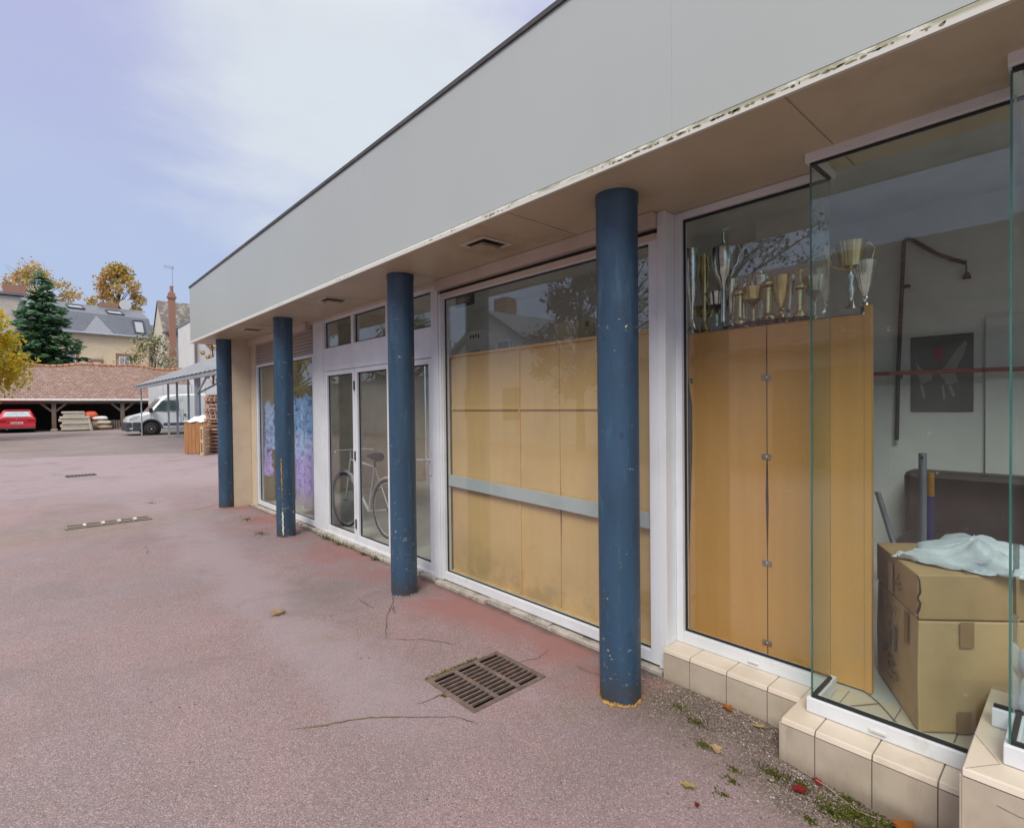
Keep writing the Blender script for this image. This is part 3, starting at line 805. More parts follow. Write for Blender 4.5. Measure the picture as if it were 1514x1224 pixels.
# recessed window, left of the bay
w3 = MB(); xr = 2.78
w3.box(xr, 1.600, .173, xr + .07, 1.641, 2.648); w3.box(xr, .83, .173, xr + .07, 1.600, .237); w3.box(xr, .83, 2.61, xr + .07, 1.600, 2.648)
w3 = sp('recessed_window', w3, W_FRAME, bevel=.003)
g = MB(); g.box(xr + .026, .846, .2375, xr + .034, 1.5995, .250); g.box(xr + .026, 1.588, .250, xr + .034, 1.5995, 2.595); g.box(xr + .026, .846, 2.595, xr + .034, 1.5995, 2.6095)
sp('gasket', g, DARK, w3)
sp('glass_pane', MB().pane('x', xr + .036, .848, .238, 1.598, 2.609), [GLASS, EDGE], w3)
sp('vent_cap', MB().box(xr - .009, 1.17, .195, xr - .0005, 1.225, .207), WHITEPVC, w3, bevel=.003)
# glass bay
xb = 2.56
w4 = MB(); w4.box(xb, .30, .170, xb + .06, .868, .234); w4.box(xb + .06, .828, .170, xr - .001, .868, .234)
w4 = sp('glass_bay', w4, W_FRAME, bevel=.003)
sp('head_frame', MB().box(xb, .165, 2.61, xb + .06, .868, 2.672).box(xb + .06, .828, 2.612, xr - .001, .868, 2.655), W_FRAME, w4, bevel=.003)
sp('frame_stub', MB().box(xb, .16, .376, xb + .06, .248, .441), W_FRAME, w4, bevel=.003)
g = MB(); g.box(xb + .014, .30, .2345, xb + .03, .85, .246); g.box(xb + .03, .838, .2345, xr + .03, .852, .246)
sp('head_gasket', MB().box(xb + .014, .165, 2.600, xb + .03, .852, 2.6095).box(xb + .0301, .838, 2.600, xr + .03, .852, 2.6115), DARK, w4)
sp('stub_gasket', MB().box(xb + .014, .165, .4415, xb + .03, .244, .452), DARK, w4)
sp('gasket', g, DARK, w4)
gp = MB().add([(xb + .018, .85, .246), (xb + .018, .292, .246), (xb + .018, .292, .452), (xb + .018, .187, .452), (xb + .018, .187, 2.602), (xb + .018, .85, 2.602)], [(0, 1, 2, 3, 4, 5)], 0)
gp.box(xb + .015, .848, .240, xb + .027, .853, 2.604, 1)
sp('glass_pane', gp, [GLASS_BAY, EDGE], w4)
gs = MB().quad((xb + .028, .846, .246), (xr + .034, .846, .246), (xr + .034, .846, 2.60), (xb + .028, .846, 2.60))
sp('side_pane', gs, [GLASS_BAY, EDGE], w4)
sp('vent_cap', MB().box(xb - .010, .565, .192, xb - .0005, .625, .206), WHITEPVC, w4, bevel=.003)
# next bay, higher plinth
xc = 2.315
w5 = MB(); w5.box(xc, YA, .376, xc + .06, .196, .440); w5.box(xc + .06, .160, .376, xb - .001, .196, .440)
w5 = sp('glass_bay', w5, W_FRAME, bevel=.003)
sp('head_frame', MB().box(xc, YA, 2.61, xc + .06, .190, 2.672).box(xc + .06, .160, 2.612, xb - .001, .190, 2.655), W_FRAME, w5, bevel=.003)
g = MB(); g.box(xc + .014, YA, .4405, xc + .03, .18, .452); g.box(xc + .03, .168, .4405, xb + .03, .182, .452)
sp('gasket', g, DARK, w5)
sp('head_gasket', MB().box(xc + .014, YA, 2.596, xc + .03, .18, 2.6095), DARK, w5)
gp = MB().quad((xc + .018, .18, .452), (xc + .018, YA, .452), (xc + .018, YA, 2.596), (xc + .018, .18, 2.596), 0)
gp.box(xc + .013, .1785, .446, xc + .027, .1845, 2.60, 1)
sp('glass_pane', gp, [GLASS_BAY, EDGE], w5)
sp('side_pane', MB().quad((xc + .028, .176, .452), (xb + .012, .176, .452), (xb + .012, .176, 2.60), (xc + .028, .176, 2.60)), [GLASS_BAY, EDGE], w5)

# interior shell
sp('interior_floor', MB().box(2.80, 1.66, -.1, 6.0, 9.2, .05).box(3.01, YA, -.1, 6.0, 1.66, .0495), IN_FLOOR)
pf = MB().box(2.9, .29, .04, 3.6, 1.64, .165); sp('bay_floor', pf, IN_FLOOR)
fl = MB()
for a, b in (((2.63, .82), (2.86, .66)), ((2.86, .66), (3.0, .80)), ((2.86, .66), (2.62, .48))):
    fl.beam((a[0], a[1], .1735), (b[0], b[1], .1735), .005, .001)
sp('floor_joints', fl, GROUT)
mb = MB().box(6.0, YA, 0, 6.15, 9.2, 3.4)
sp('back_wall', mb, IN_WALL)
mb = MB().box(2.9, YA - .1, 0, 6.0, YA, 3.4)
sp('side_wall', mb, IN_WALL)
LIGHT_GAP = (3.0, 4.2)  # openings added in ceiling and roof, out of view, to brighten the interior
mb = MB()
for a, b in ((YA, -2.2), (.7, 7.0), (8.2, 9.2)): mb.box(2.9, a, 3.30, 6.0, b, 3.36)
for a, b in ((-2.2, .7), (7.0, 8.2)): mb.box(2.9, a, 3.30, LIGHT_GAP[0], b, 3.36); mb.box(LIGHT_GAP[1], a, 3.30, 6.0, b, 3.36)
sp('ceiling', mb, IN_CEIL)
mb = MB().box(2.862, YA, SZ + .031, 2.9, 9.2, 3.36)
sp('upper_wall', mb, IN_WALL)
mb = MB().box(5.2, 1.62, .05, 5.28, 2.2, 3.3).box(5.965, .62, .05, 5.999, -.3, 2.25)
sp('partition', mb, IN_WALL)

# ------------------------------------------------------------------ things inside the windows
# boarding in the big window
t = Thing('plywood_screen', 'pale plywood screen with thin battens closing the lower part of the big window', 'screen', (2.76, 2.8, .05))
t.part('board', MB().box(2.765, 2.538, .08, 2.775, 3.822, 1.99), BOARD2)
t.part('board', MB().prism([(1.76, .08), (2.533, .08), (2.531, .45), (2.524, .75), (2.532, 1.05), (2.533, 1.30), (2.534, 1.99), (1.76, 1.99)], 0, 2.765, 2.775), BOARD2)
mb = MB()
mb.box(2.752, 2.935, .12, 2.7645, 2.953, 1.525); mb.box(2.752, 2.935, 1.542, 2.7645, 2.953, 1.985)
mb.box(2.752, 2.03, 1.525, 2.7645, 3.815, 1.542)
t.part('batten', mb, BOARD2)
t.part('top_rail', MB().box(2.748, 1.77, 1.985, 2.79, 3.815, 2.004), BOARD2)
t.part('bottom_rail', MB().box(2.744, 1.77, .075, 2.764, 3.815, .118), BOARD2)
sp('push_bar', MB().add([(2.722, 3.825, .862), (2.722, 1.76, .812), (2.722, 1.76, .905), (2.722, 3.825, .957), (2.74, 3.825, .862), (2.74, 1.76, .812), (2.74, 1.76, .905), (2.74, 3.825, .957)],
    [(0, 1, 2, 3), (7, 6, 5, 4), (0, 4, 5, 1), (1, 5, 6, 2), (2, 6, 7, 3), (3, 7, 4, 0)]), BARBLUE, w2)
t = Thing('storage_cabinet', 'brown cabinet behind the plywood screen carrying the small cartons', 'cabinet', (3.1, 2.8, .05))
t.part('carcass', MB().box(2.80, 1.80, .05, 3.4, 3.9, 1.955), BOARD)
t.part('top', MB().box(2.795, 1.78, 1.9555, 3.42, 3.98, 1.985), BOARD2)
def carton(name, label, cat, x0, y0, x1, y1, z0, z1, mat, marks=0, group=None):
    c = Thing(name, label, cat, ((x0 + x1) / 2, (y0 + y1) / 2, z0), group)
    b = c.part('body', MB().box(x0, y0, z0, x1, y1, z1), mat, bevel=.004)
    if marks:
        for r, zz in enumerate((z1 - .055, z0 + .06)):
            k = MB()
            for q in range(4):
                yy = y1 - .04 - q * .038
                k.box(x0 - .0015, yy - .020, zz - .010 - .004 * (q % 2), x0 - .0005, yy, zz + .012)
                k.box(x0 - .0014, yy - .016, zz - .004 - .02 * (q == 3), x0 - .0006, yy - .004, zz + .020)
            c.part('printed_lettering', k, INK)
    else:
        c.part('tape', MB().box(x0 + (x1 - x0) * .4, y0 - .001, z1 - .04, x0 + (x1 - x0) * .6, y1 + .001, z1 + .001), TAPE)
    return c
carton('white_carton', 'white carton with two rows of dark marks standing left on the cabinet', 'carton', 3.05, 3.755, 3.22, 3.955, 1.986, 2.25, PAPER, 1)
carton('pale_carton', 'plain pale yellow carton alone on the cabinet near the column', 'carton', 3.05, 2.60, 3.25, 2.84, 1.986, 2.19, M('pale card', L(.58, .54, .36), rough=.8))
t = Thing('small_screen', 'small white framed screen on the cabinet beside the marked carton', 'screen', (3.1, 3.49, 1.986))
t.part('case', rect_frame(MB(), 3.08, .03, 3.40, 3.575, 2.02, 2.13, .016), WHITEPVC); t.part('display', MB().box(3.086, 3.416, 2.036, 3.10, 3.559, 2.114), GALV)
t.part('stand', MB().box(3.06, 3.45, 1.986, 3.14, 3.53, 2.0195), WHITEPVC)
t = Thing('hanging_sign', 'small dark sign with white lettering hung inside the big window', 'sign', (3.32, 4.3, 2.55))
t.part('panel', MB().box(3.32, 4.20, 2.58, 3.335, 4.50, 2.72), M('dull sign board', L(.16, .17, .16), rough=.7))
t.part('lettering', MB().text('HAND', .075, (3.3185, 4.475, 2.615), (0, -1, 0), (0, 0, 1)), PAPER)
t.part('hanger', MB().beam((3.327, 4.25, 2.72), (3.327, 4.25, 3.3), .006, .006).beam((3.327, 4.45, 2.72), (3.327, 4.45, 3.3), .006, .006), STEEL)

# boards closing the recessed window
t = Thing('hardboard_screen', 'orange brown hardboard screen with metal clips behind the recessed window', 'screen', (2.93, 1.2, .17))
lp = [(1.188, .175), (1.655, .175), (1.652, .5), (1.632, .9), (1.618, 1.3), (1.618, 1.55), (1.640, 1.68), (1.66, 1.72), (1.66, 1.968), (1.188, 1.968), (1.1875, 1.3), (1.194, 1.05), (1.1875, .75)]
t.part('board', MB().prism([(y, z) for y, z in lp], 0, 2.93, 2.936), BOARD)
t.part('board', MB().prism([(.735, .175), (1.182, .175), (1.182, .75), (1.177, 1.0), (1.182, 1.3), (1.182, 1.968), (.735, 1.968)], 0, 2.93, 2.936), BOARD)
t.part('edge_stile', MB().box(2.926, .706, .172, 2.962, .734, 2.01), BOARD)
for y, z in ((1.187, 1.69), (1.187, 1.265), (1.187, .69), (1.187, .26), (1.635, 1.69)):
    c = MB().box(2.926, y - .024, z - .014, 2.9295, y + .024, z + .014)
    c.lathe([(.008, 0), (.006, .004), (.002, .006)], (0, 0, 0), 10)
    n0 = len(c.v) - 30
    for i in range(n0, len(c.v)):
        a, b, d = c.v[i]; c.v[i] = (2.926 - d, y + a, z + b)
    t.part('metal_clip', c, STEEL)
t = Thing('trophy_cabinet', 'dark brown cabinet behind the hardboard screen with trophies on top', 'cabinet', (3.12, 1.2, .17))
t.part('carcass', MB().box(2.945, .82, .166, 3.35, 1.78, 1.94), M('cabinet wood darkened for gap shade', L(.05, .03, .02), rough=.6))  # body made near black and widened so the board gaps look shaded
t.part('top', MB().box(2.940, .750, 1.9405, 3.12, 1.80, 1.975).box(3.12, .83, 1.9405, 3.36, 1.80, 1.975), M('orange shelf edge', L(.36, .16, .05), rough=.5))
pc = MB()
for i in range(26):
    a = R.uniform(1.12, 1.45); b = R.uniform(2.96, 3.0)
    pc.leaf((b, a, 1.985 + R.uniform(0, .02)), .07)
tag(pc.build('cloth', M('plum cloth', L(.16, .07, .11), rough=.9)), 'crumpled plum cloth on the cabinet top among the trophies', 'cloth')

# trophies
def trophy(label, x, y, z0, h, prof, mat, base='marble', handles=0, bw=.05, fig=0):
    t = Thing('trophy', label, 'trophy', (x, y, z0), 'trophies on the cabinet')
    bh = .035
    if base == 'marble': t.part('base', MB().box(x - bw, y - bw, z0, x + bw, y + bw, z0 + bh), MARBLE, bevel=.003)
    elif base == 'black': t.part('base', MB().box(x - bw, y - bw, z0, x + bw, y + bw, z0 + bh), BLACK, bevel=.003)
    else: t.part('base', MB().lathe([(bw, 0), (bw, .012), (bw * .6, bh)], (x, y, z0), 20), mat, smooth=40)
    hh = h - bh
    t.part('cup', MB().lathe([(r, bh + zz * hh) for r, zz in prof], (x, y, z0), 28), mat, smooth=35)
    if handles:
        for s in (1, -1):
            k = MB().tube([(x, y + s * .04, z0 + bh + hh * .62), (x, y + s * .085, z0 + bh + hh * .70), (x, y + s * .10, z0 + bh + hh * .85), (x, y + s * .075, z0 + bh + hh * .95), (x, y + s * .055, z0 + bh + hh * .92)], .005, 8)
            t.part('handle', k, mat, smooth=60)
    if fig:
        f = MB().tube([(x, y, z0 + h), (x, y, z0 + h + .05)], [.006, .012], 8)
        f.tube([(x, y - .035, z0 + h + .07), (x, y, z0 + h + .05), (x, y + .035, z0 + h + .075)], [.004, .008, .004], 8)
        f.lathe([(.001, 0), (.010, .008), (.010, .016), (.001, .024)], (x, y, z0 + h + .05), 10)
        t.part('figure', f, mat, smooth=60)
    return t
Z0 = 1.976
flute = [(.04, 0), (.02, .06), (.011, .14), (.011, .2), (.016, .23), (.012, .26), (.03, .45), (.047, .8), (.055, 1.0), (.052, 1.0), (.045, .8)]
vee = [(.032, 0), (.016, .1), (.012, .2), (.018, .25), (.012, .3), (.03, .65), (.044, 1.0), (.041, 1.0)]
cup = [(.04, 0), (.018, .05), (.012, .2), (.016, .3), (.011, .42), (.022, .5), (.055, .6), (.068, .75), (.07, .9), (.062, .9), (.05, .93), (.012, .97), (.008, 1.0)]
open_cup = [(.035, 0), (.016, .06), (.010, .18), (.016, .32), (.010, .45), (.022, .56), (.052, .66), (.060, .85), (.075, 1.0), (.071, 1.0), (.05, .8)]
colp = [(.034, 0), (.034, .1), (.020, .16), (.018, .2), (.017, .78), (.024, .8), (.03, .84), (.03, .9), (.015, .93), (.012, 1.0)]
trophy('tall plain silver flute trophy at the left end of the trophy row', 3.06, 1.686, Z0, .53, flute, CHROME, 'metal')
trophy('slender gilt vee shaped trophy beside the silver flute', 3.13, 1.640, Z0, .50, vee, GOLD, 'metal', bw=.04)
trophy('small silver trophy tucked behind the big lidded cup', 3.16, 1.575, Z0, .26, open_cup, CHROME, 'metal', bw=.035)
trophy('tallest silver lidded cup with a figure on top and pale stone base', 3.05, 1.480, Z0, .54, cup, CHROME, 'marble', 1, .05, 1)
trophy('thin gilt column trophy right of the lidded cup', 3.08, 1.394, Z0, .25, colp, GOLD, 'metal', bw=.03)
trophy('dark gilt cup with short handles between two column trophies', 3.10, 1.325, Z0, .24, open_cup, GOLD, 'metal', 1, .038)
trophy('stout gilt column trophy with a double ringed foot', 3.06, 1.225, Z0, .27, [(r * 1.25, z) for r, z in colp], GOLD, 'metal', bw=.045)
trophy('bronze goblet trophy next to the stout column', 3.08, 1.165, Z0, .275, flute, GOLD, 'metal', bw=.042)
trophy('gilt figure trophy on a black block near the glass corner', 3.07, 1.065, Z0, .22, colp, GOLD, 'black', 0, .045, 1)
gc = trophy('large gilt cup on a silver stem and white stone base, seen through the bay', 3.03, .815, Z0, .365, [(.022, .60), (.05, .64), (.056, .8), (.070, 1.0), (.066, 1.0), (.05, .8)], GOLD, 'marble', 1, .042)
gc.part('stem', MB().lathe([(.035, .036), (.016, .06), (.010, .10), (.017, .13), (.010, .16), (.018, .20), (.012, .235)], (3.03, .815, Z0), 20), CHROME, smooth=40)
trophy('slim silver trophy at the right end of the trophy row', 3.05, .762, Z0, .265, flute, CHROME, 'metal', 0, .028)

for (y_, h_, pf_, mt_, lb_) in ((1.60, .20, open_cup, GOLD, 'low gilt goblet in the back row between the silver flute and the lidded cup'),
        (1.44, .34, flute, CHROME, 'plain silver flute in the back row close to the lidded cup'),
        (1.36, .33, colp, CHROME, 'silver column trophy in the back row behind the thin gilt column'),
        (1.27, .36, cup, CHROME, 'silver lidded cup in the back row behind the stout column'),
        (1.12, .30, vee, CHROME, 'silver vee shaped trophy in the back row near the black block'),
        (.99, .27, open_cup, CHROME, 'silver goblet in the back row just beside the glass corner')):
    trophy(lb_, 3.24, y_ * 3.24 / 3.06, Z0 + .001, h_, pf_, mt_, 'metal', 0, .036)

# big cartons in the bay
C = Vector((2.725, .491, 0)); Lc = Vector((3.20, .745, 0)); Rc = Vector((3.06, .135, 0)); Bc = Lc + Rc - C
def carton_ring(z, grow=0.0):
    ctr = (C + Lc + Rc + Bc) / 4
    return [tuple((p - ctr) * (1 + grow) + ctr + Vector((0, 0, z))) for p in (C, Rc, Bc, Lc)]
t = Thing('cardboard_box', 'large brown cardboard box with printed arrows standing on the bay floor', 'box', (2.95, .45, .17), 'cardboard boxes in the bay')
mb = MB(); r0, rm, r1 = carton_ring(.172), carton_ring(.40, .02), carton_ring(.640, .0)
mb.add(r0 + rm + r1, [(3, 2, 1, 0), (8, 9, 10, 11)] + [(i, (i + 1) % 4, 4 + (i + 1) % 4, 4 + i) for i in range(4)] + [(4 + i, 4 + (i + 1) % 4, 8 + (i + 1) % 4, 8 + i) for i in range(4)])
t.part('carton', mb, CARD, bevel=.008)
fl_ = (Lc - C).normalized(); fr_ = (Rc - C).normalized()
nl = Vector((0, 0, 1)).cross(fl_).normalized(); nr = fr_.cross(Vector((0, 0, 1))).normalized()
if nl.dot(C - Bc) < 0: nl = -nl
if nr.dot(C - Bc) < 0: nr = -nr
def onface(f, n, a, b, z0, z1, d=.0115, z2=None):
    p, q = C + f * a + n * d, C + f * b + n * d
    return [(p.x, p.y, z0), (q.x, q.y, z0), (q.x, q.y, z1), (p.x, p.y, z1)]
tp = MB()
for f, n, a, b, z0, z1 in ((fl_, nl, .09, .13, .50, .642), (fl_, nl, .42, .46, .52, .642), (fr_, nr, .155, .21, .535, .642), (fr_, nr, .145, .20, .18, .27)):
    tp.quad(*onface(f, n, a, b, z0, z1))
t.part('tape', tp, TAPE)
k = MB(); d = .0125
for a in (.235, .305):
    k.quad(*onface(fl_, nl, a - .003, a + .021, .40, .50, d))
    p = [C + fl_ * q + nl * d for q in (a - .017, a + .035, a + .009)]
    k.add([(p[0].x, p[0].y, .50), (p[1].x, p[1].y, .50), (p[2].x, p[2].y, .53)], [(0, 1, 2)])
t.part('printed_arrows', k, INKBL)
k = MB()
for r in range(4):
    z = .605 - r * .017
    for q in range(7):
        a = .22 + q * .018 + r * .004
        if R.random() < .8: k.quad(*onface(fl_, nl, a, a + R.uniform(.006, .013), z, z + .008, d))
for (a, z) in ((.33, .36), (.36, .37), (.39, .36), (.24, .33), (.27, .345), (.29, .30), (.33, .31), (.21, .28), (.26, .275)):
    for q in range(3):
        aa, zz = a + R.uniform(-.02, .02), z + R.uniform(-.02, .02)
        k.quad(*onface(fl_, nl, aa, aa + R.uniform(.010, .03), zz, zz + R.uniform(.006, .02), d))
t.part('printed_lettering', k, INK)
t = Thing('cardboard_box', 'shallow darker cardboard box lying on the large box, white bag on top', 'box', (2.95, .45, .645), 'cardboard boxes in the bay')
mb = MB(); r0, r1 = carton_ring(.646, .012), carton_ring(.834, .018)
mb.add(r0 + r1, [(3, 2, 1, 0), (4, 5, 6, 7)] + [(i, (i + 1) % 4, 4 + (i + 1) % 4, 4 + i) for i in range(4)])
t.part('carton', mb, CARDLID, bevel=.006)
cr = MB(); pts = []
for i in range(9): pts.append((C.x - .008 + R.uniform(-.004, .002), C.y - .002 + R.uniform(-.006, .006), .648 + i * .023))
cr.tube(pts, [.002 + R.uniform(0, .003) for _ in pts], 6)
t.part('torn_edge', cr, DARK)
k = MB()
for a, z in ((.16, .70), (.19, .71), (.17, .735), (.20, .74), (.18, .76), (.22, .72)):
    for q in range(2):
        aa, zz = a + R.uniform(-.01, .01), z + R.uniform(-.01, .01)
        k.quad(*onface(fl_, nl, aa, aa + .012, zz, zz + .01, .0135))
t.part('printed_marks', k, INK)
lab = MB().quad(*onface(fl_, nl, .27, .33, .66, .80, .0135)); t.part('paper_sticker', lab, M('faded sticker', L(.55, .42, .27), rough=.7))
tp = MB()
cc = (C + Lc + Rc + Bc) / 4
a, b = C.lerp(Rc, .42), Lc.lerp(Bc, .42)
w = fr_ * .02
tp.add([(a - w + Vector((0, 0, .8356))), (a + w + Vector((0, 0, .8356))), (b + w + Vector((0, 0, .8356))), (b - w + Vector((0, 0, .8356)))], [(0, 1, 2, 3)])
t.part('tape', tp, TAPE)

def crumpled(name, label, ctr, rx, ry, rz, seed, rot=0.0, spout=None, flat=True):
    rr = random.Random(seed); mb = MB(); nu, nv = 80, 36
    ph = [rr.uniform(0, 6.28) for _ in range(12)]
    vs = []
    for j in range(nv + 1):
        th = PI * j / nv
        for i in range(nu):
            a = 2 * PI * i / nu
            k = 1 + .12 * math.sin(3 * a + ph[0] + 2 * th) + .09 * math.sin(5 * a + ph[1] - 3 * th) + .06 * math.sin(9 * a + ph[2] + 5 * th) + .05 * math.sin(13 * a + 7 * th + ph[3])
            x = rx * math.sin(th) * math.cos(a) * k; y = ry * math.sin(th) * math.sin(a) * k
            z = rz * math.cos(th) * (k if th < PI / 2 else .15)
            if spout:
                d = x / rx * spout[0] + y / ry * spout[1]
                f = clamp01((d - .1) / .9)
                x += rx * spout[0] * f * .35; y += ry * spout[1] * f * .35
                if z > 0: z *= (1 - .55 * f)
                w = 1 - .55 * f
                cx, cy = x * spout[0] + y * spout[1], -x * spout[1] + y * spout[0]
                cy *= w; x, y = cx * spout[0] - cy * spout[1], cx * spout[1] + cy * spout[0]
            z += (.012 * abs(math.sin(a * 4.5 + th * 7 + ph[5])) - .010 * abs(math.sin(a * 7.5 - th * 5 + ph[6])) + .006 * abs(math.sin(a * 13 + th * 3 + ph[7]))) * math.sin(th)
            if not flat: z = rz * math.cos(th) * k
            zz = max(z, .0) if flat else z
            vs.append((ctr[0] + x * math.cos(rot) - y * math.sin(rot), ctr[1] + x * math.sin(rot) + y * math.cos(rot), ctr[2] + zz))
    fs = []
    for j in range(nv):
        for i in range(nu):
            fs.append((j * nu + i, j * nu + (i + 1) % nu, (j + 1) * nu + (i + 1) % nu, (j + 1) * nu + i))
    mb.add(vs, fs)
    return tag(mb.build(name, BAG, smooth=50), label, 'bag')
crumpled('plastic_bag', 'crumpled white plastic bag lying on top of the shallow box', (3.04, .35, .840), .18, .20, .105, 5, 0, (-.35, .94))
crumpled('plastic_bag', 'upright creased white bag with red print standing behind the glass edge of the next bay', (2.66, .02, .50), .12, .17, .20, 9, 0, None, False)
mb = MB()
# shelf objects behind the boxes
t = Thing('grey_pole', 'grey tube with a hole at its end standing behind the boxes', 'pole', (4.2, .736, .05))
t.part('tube', MB().tube([(4.2, .736, .05), (4.2, .736, 1.225)], .022, 14), GALV, smooth=50)
t.part('end_hole', MB().box(4.176, .729, 1.19, 4.1775, .743, 1.204), DARK)
t = Thing('blue_broom', 'blue broom handle with a yellow grip standing behind the grey tube', 'broom', (4.25, .70, .05))
t.part('handle', MB().tube([(4.25, .705, .05), (4.25, .705, .95)], .020, 12), M('blue plastic', L(.04, .05, .25), rough=.4), smooth=50)
t.part('grip', MB().tube([(4.25, .705, .95), (4.25, .705, 1.10)], .021, 12), M('yellow plastic', L(.65, .30, .02), rough=.4), smooth=50)
t = Thing('leaning_tube', 'thin grey tube leaning on the partition left of the boxes', 'tube', (4.1, .86, .05))
t.part('tube', MB().tube([(3.95, .70, .17), (4.2, .975, .94)], .018, 12), GALV, smooth=50)
t.part('end_cap', MB().tube([(4.2, .975, .94), (4.204, .979, .952)], .020, 12), WHITEPVC, smooth=50)
t = Thing('dark_sofa', 'low dark brown sofa against the back wall of the shop', 'sofa', (5.6, .75, .05))
SOFA = M('dark brown leather', L(.035, .026, .024), L(.055, .04, .035), .5, 3)
t.part('seat', MB().box(5.1, -.2, .05, 5.70, 1.10, .45), SOFA, bevel=.04)
t.part('backrest', MB().box(5.705, -.2, .05, 5.97, 1.14, .95), SOFA, bevel=.05)
t = Thing('poster', 'dark poster of pale winged shapes and a red blot on the back wall', 'poster', (5.99, .92, 1.46))
t.part('sheet', MB().box(5.990, .70, 1.463, 5.998, 1.137, 2.14), M('dull grey poster', L(.13, .14, .14), L(.09, .095, .095), .6, 3))
k = MB()
def blob(pts, m): k.add([(5.9885, y, z) for y, z in pts], [tuple(range(len(pts)))], m)
blob([(.93, 1.80), (.87, 1.90), (.80, 2.02), (.755, 2.08), (.74, 2.05), (.765, 1.95), (.80, 1.88), (.82, 1.80), (.80, 1.72), (.88, 1.70)], 0)
blob([(1.10, 2.04), (1.09, 1.90), (1.05, 1.84), (.98, 1.80), (.98, 1.74), (1.06, 1.72), (1.09, 1.80)], 0)
blob([(.90, 1.70), (.885, 1.58), (.905, 1.57), (.915, 1.69)], 0); blob([(.85, 1.70), (.82, 1.60), (.835, 1.59), (.87, 1.69)], 0); blob([(1.05, 1.72), (1.03, 1.58), (1.045, 1.58), (1.07, 1.70)], 0)
blob([(.97, 2.02), (.92, 2.04), (.90, 1.98), (.93, 1.90), (.965, 1.93)], 1)
for v_i in range(len(k.v)): k.v[v_i] = (5.9885 - .0004 * (v_i % 1), k.v[v_i][1], k.v[v_i][2])
t.part('picture', k, [M('pale print', L(.33, .33, .31), rough=.6), M('red print', L(.36, .06, .09), rough=.6)])
t = Thing('bent_pipe', 'dark bent pipe rising up the back wall and ending in a hanging lamp holder', 'pipe', (5.95, 1.2, .05))
t.part('tube', MB().tube([(5.95, 1.235, 1.2), (5.95, 1.225, 1.83), (5.95, 1.18, 3.02), (5.95, 1.165, 3.04), (5.95, 1.12, 3.02), (5.95, .95, 2.86), (5.95, .85, 2.79), (5.95, .745, 2.735)], .017, 10), BLACK, smooth=60)
t.part('bracket', MB().box(5.94, 1.14, 2.60, 5.999, 1.19, 2.62), BLACK)
t.part('lamp_holder', MB().tube([(5.95, .745, 2.73), (5.95, .742, 2.66)], .006, 6).lathe([(.012, .06), (.028, .02), (.03, 0)], (5.95, .74, 2.60), 12), BLACK, smooth=60)
t = Thing('red_rail', 'rusty red rail running level along the back wall behind the poster line', 'rail', (5.9, .9, 1.8))
t.part('tube', MB().tube([(5.90, 1.50, 1.82), (5.90, -.6, 1.80)], .018, 8), M('rusty red paint', L(.40, .10, .07), L(.25, .07, .05), .7, 12))
t.part('bracket', MB().box(5.9, 1.2, 1.77, 5.999, 1.22, 1.80).box(5.9, .2, 1.77, 5.999, .22, 1.80), BLACK)

# cloth behind the left window
def cloth_sheet(name, label, y0, y1, z0, z1, x, seed):
    rr = random.Random(seed); mb = MB(); nu, nv = 26, 34
    for j in range(nv + 1):
        for i in range(nu + 1):
            u, v = i / nu, j / nv
            yy = y0 + (y1 - y0) * u; zz = z0 + (z1 - z0) * v
            if v > .97: zz += .10 * math.sin(u * 21 + seed) * math.sin(u * 8)
            if u < .02 or u > .98: yy += .05 * math.sin(v * 17 + seed) * (1 if u < .5 else -1)
            mb.v.append((x + .03 * math.sin(u * 19 + seed) + .015 * math.sin(u * 43 + v * 5), yy, zz))
    for j in range(nv):
        for i in range(nu):
            a = j * (nu + 1) + i
            mb.f.append((a, a + 1, a + nu + 2, a + nu + 1)); mb.m.append(0)
    return tag(mb.build(name, DY, smooth=60), label, 'cloth')
DY = dyed()
cloth_sheet('dyed_sheet', 'blue and purple dyed sheet hanging in the shop window nearest the door', 6.72, 7.65, .20, 1.70, 2.79, 1)
cloth_sheet('dyed_sheet', 'narrow blue dyed sheet hanging at the far side of the same window', 8.40, 8.98, .92, 1.62, 2.80, 4)
cloth_sheet('dyed_sheet', 'short purple cloth low at the far edge of the shop window', 8.70, 9.10, .50, .88, 2.80, 7)

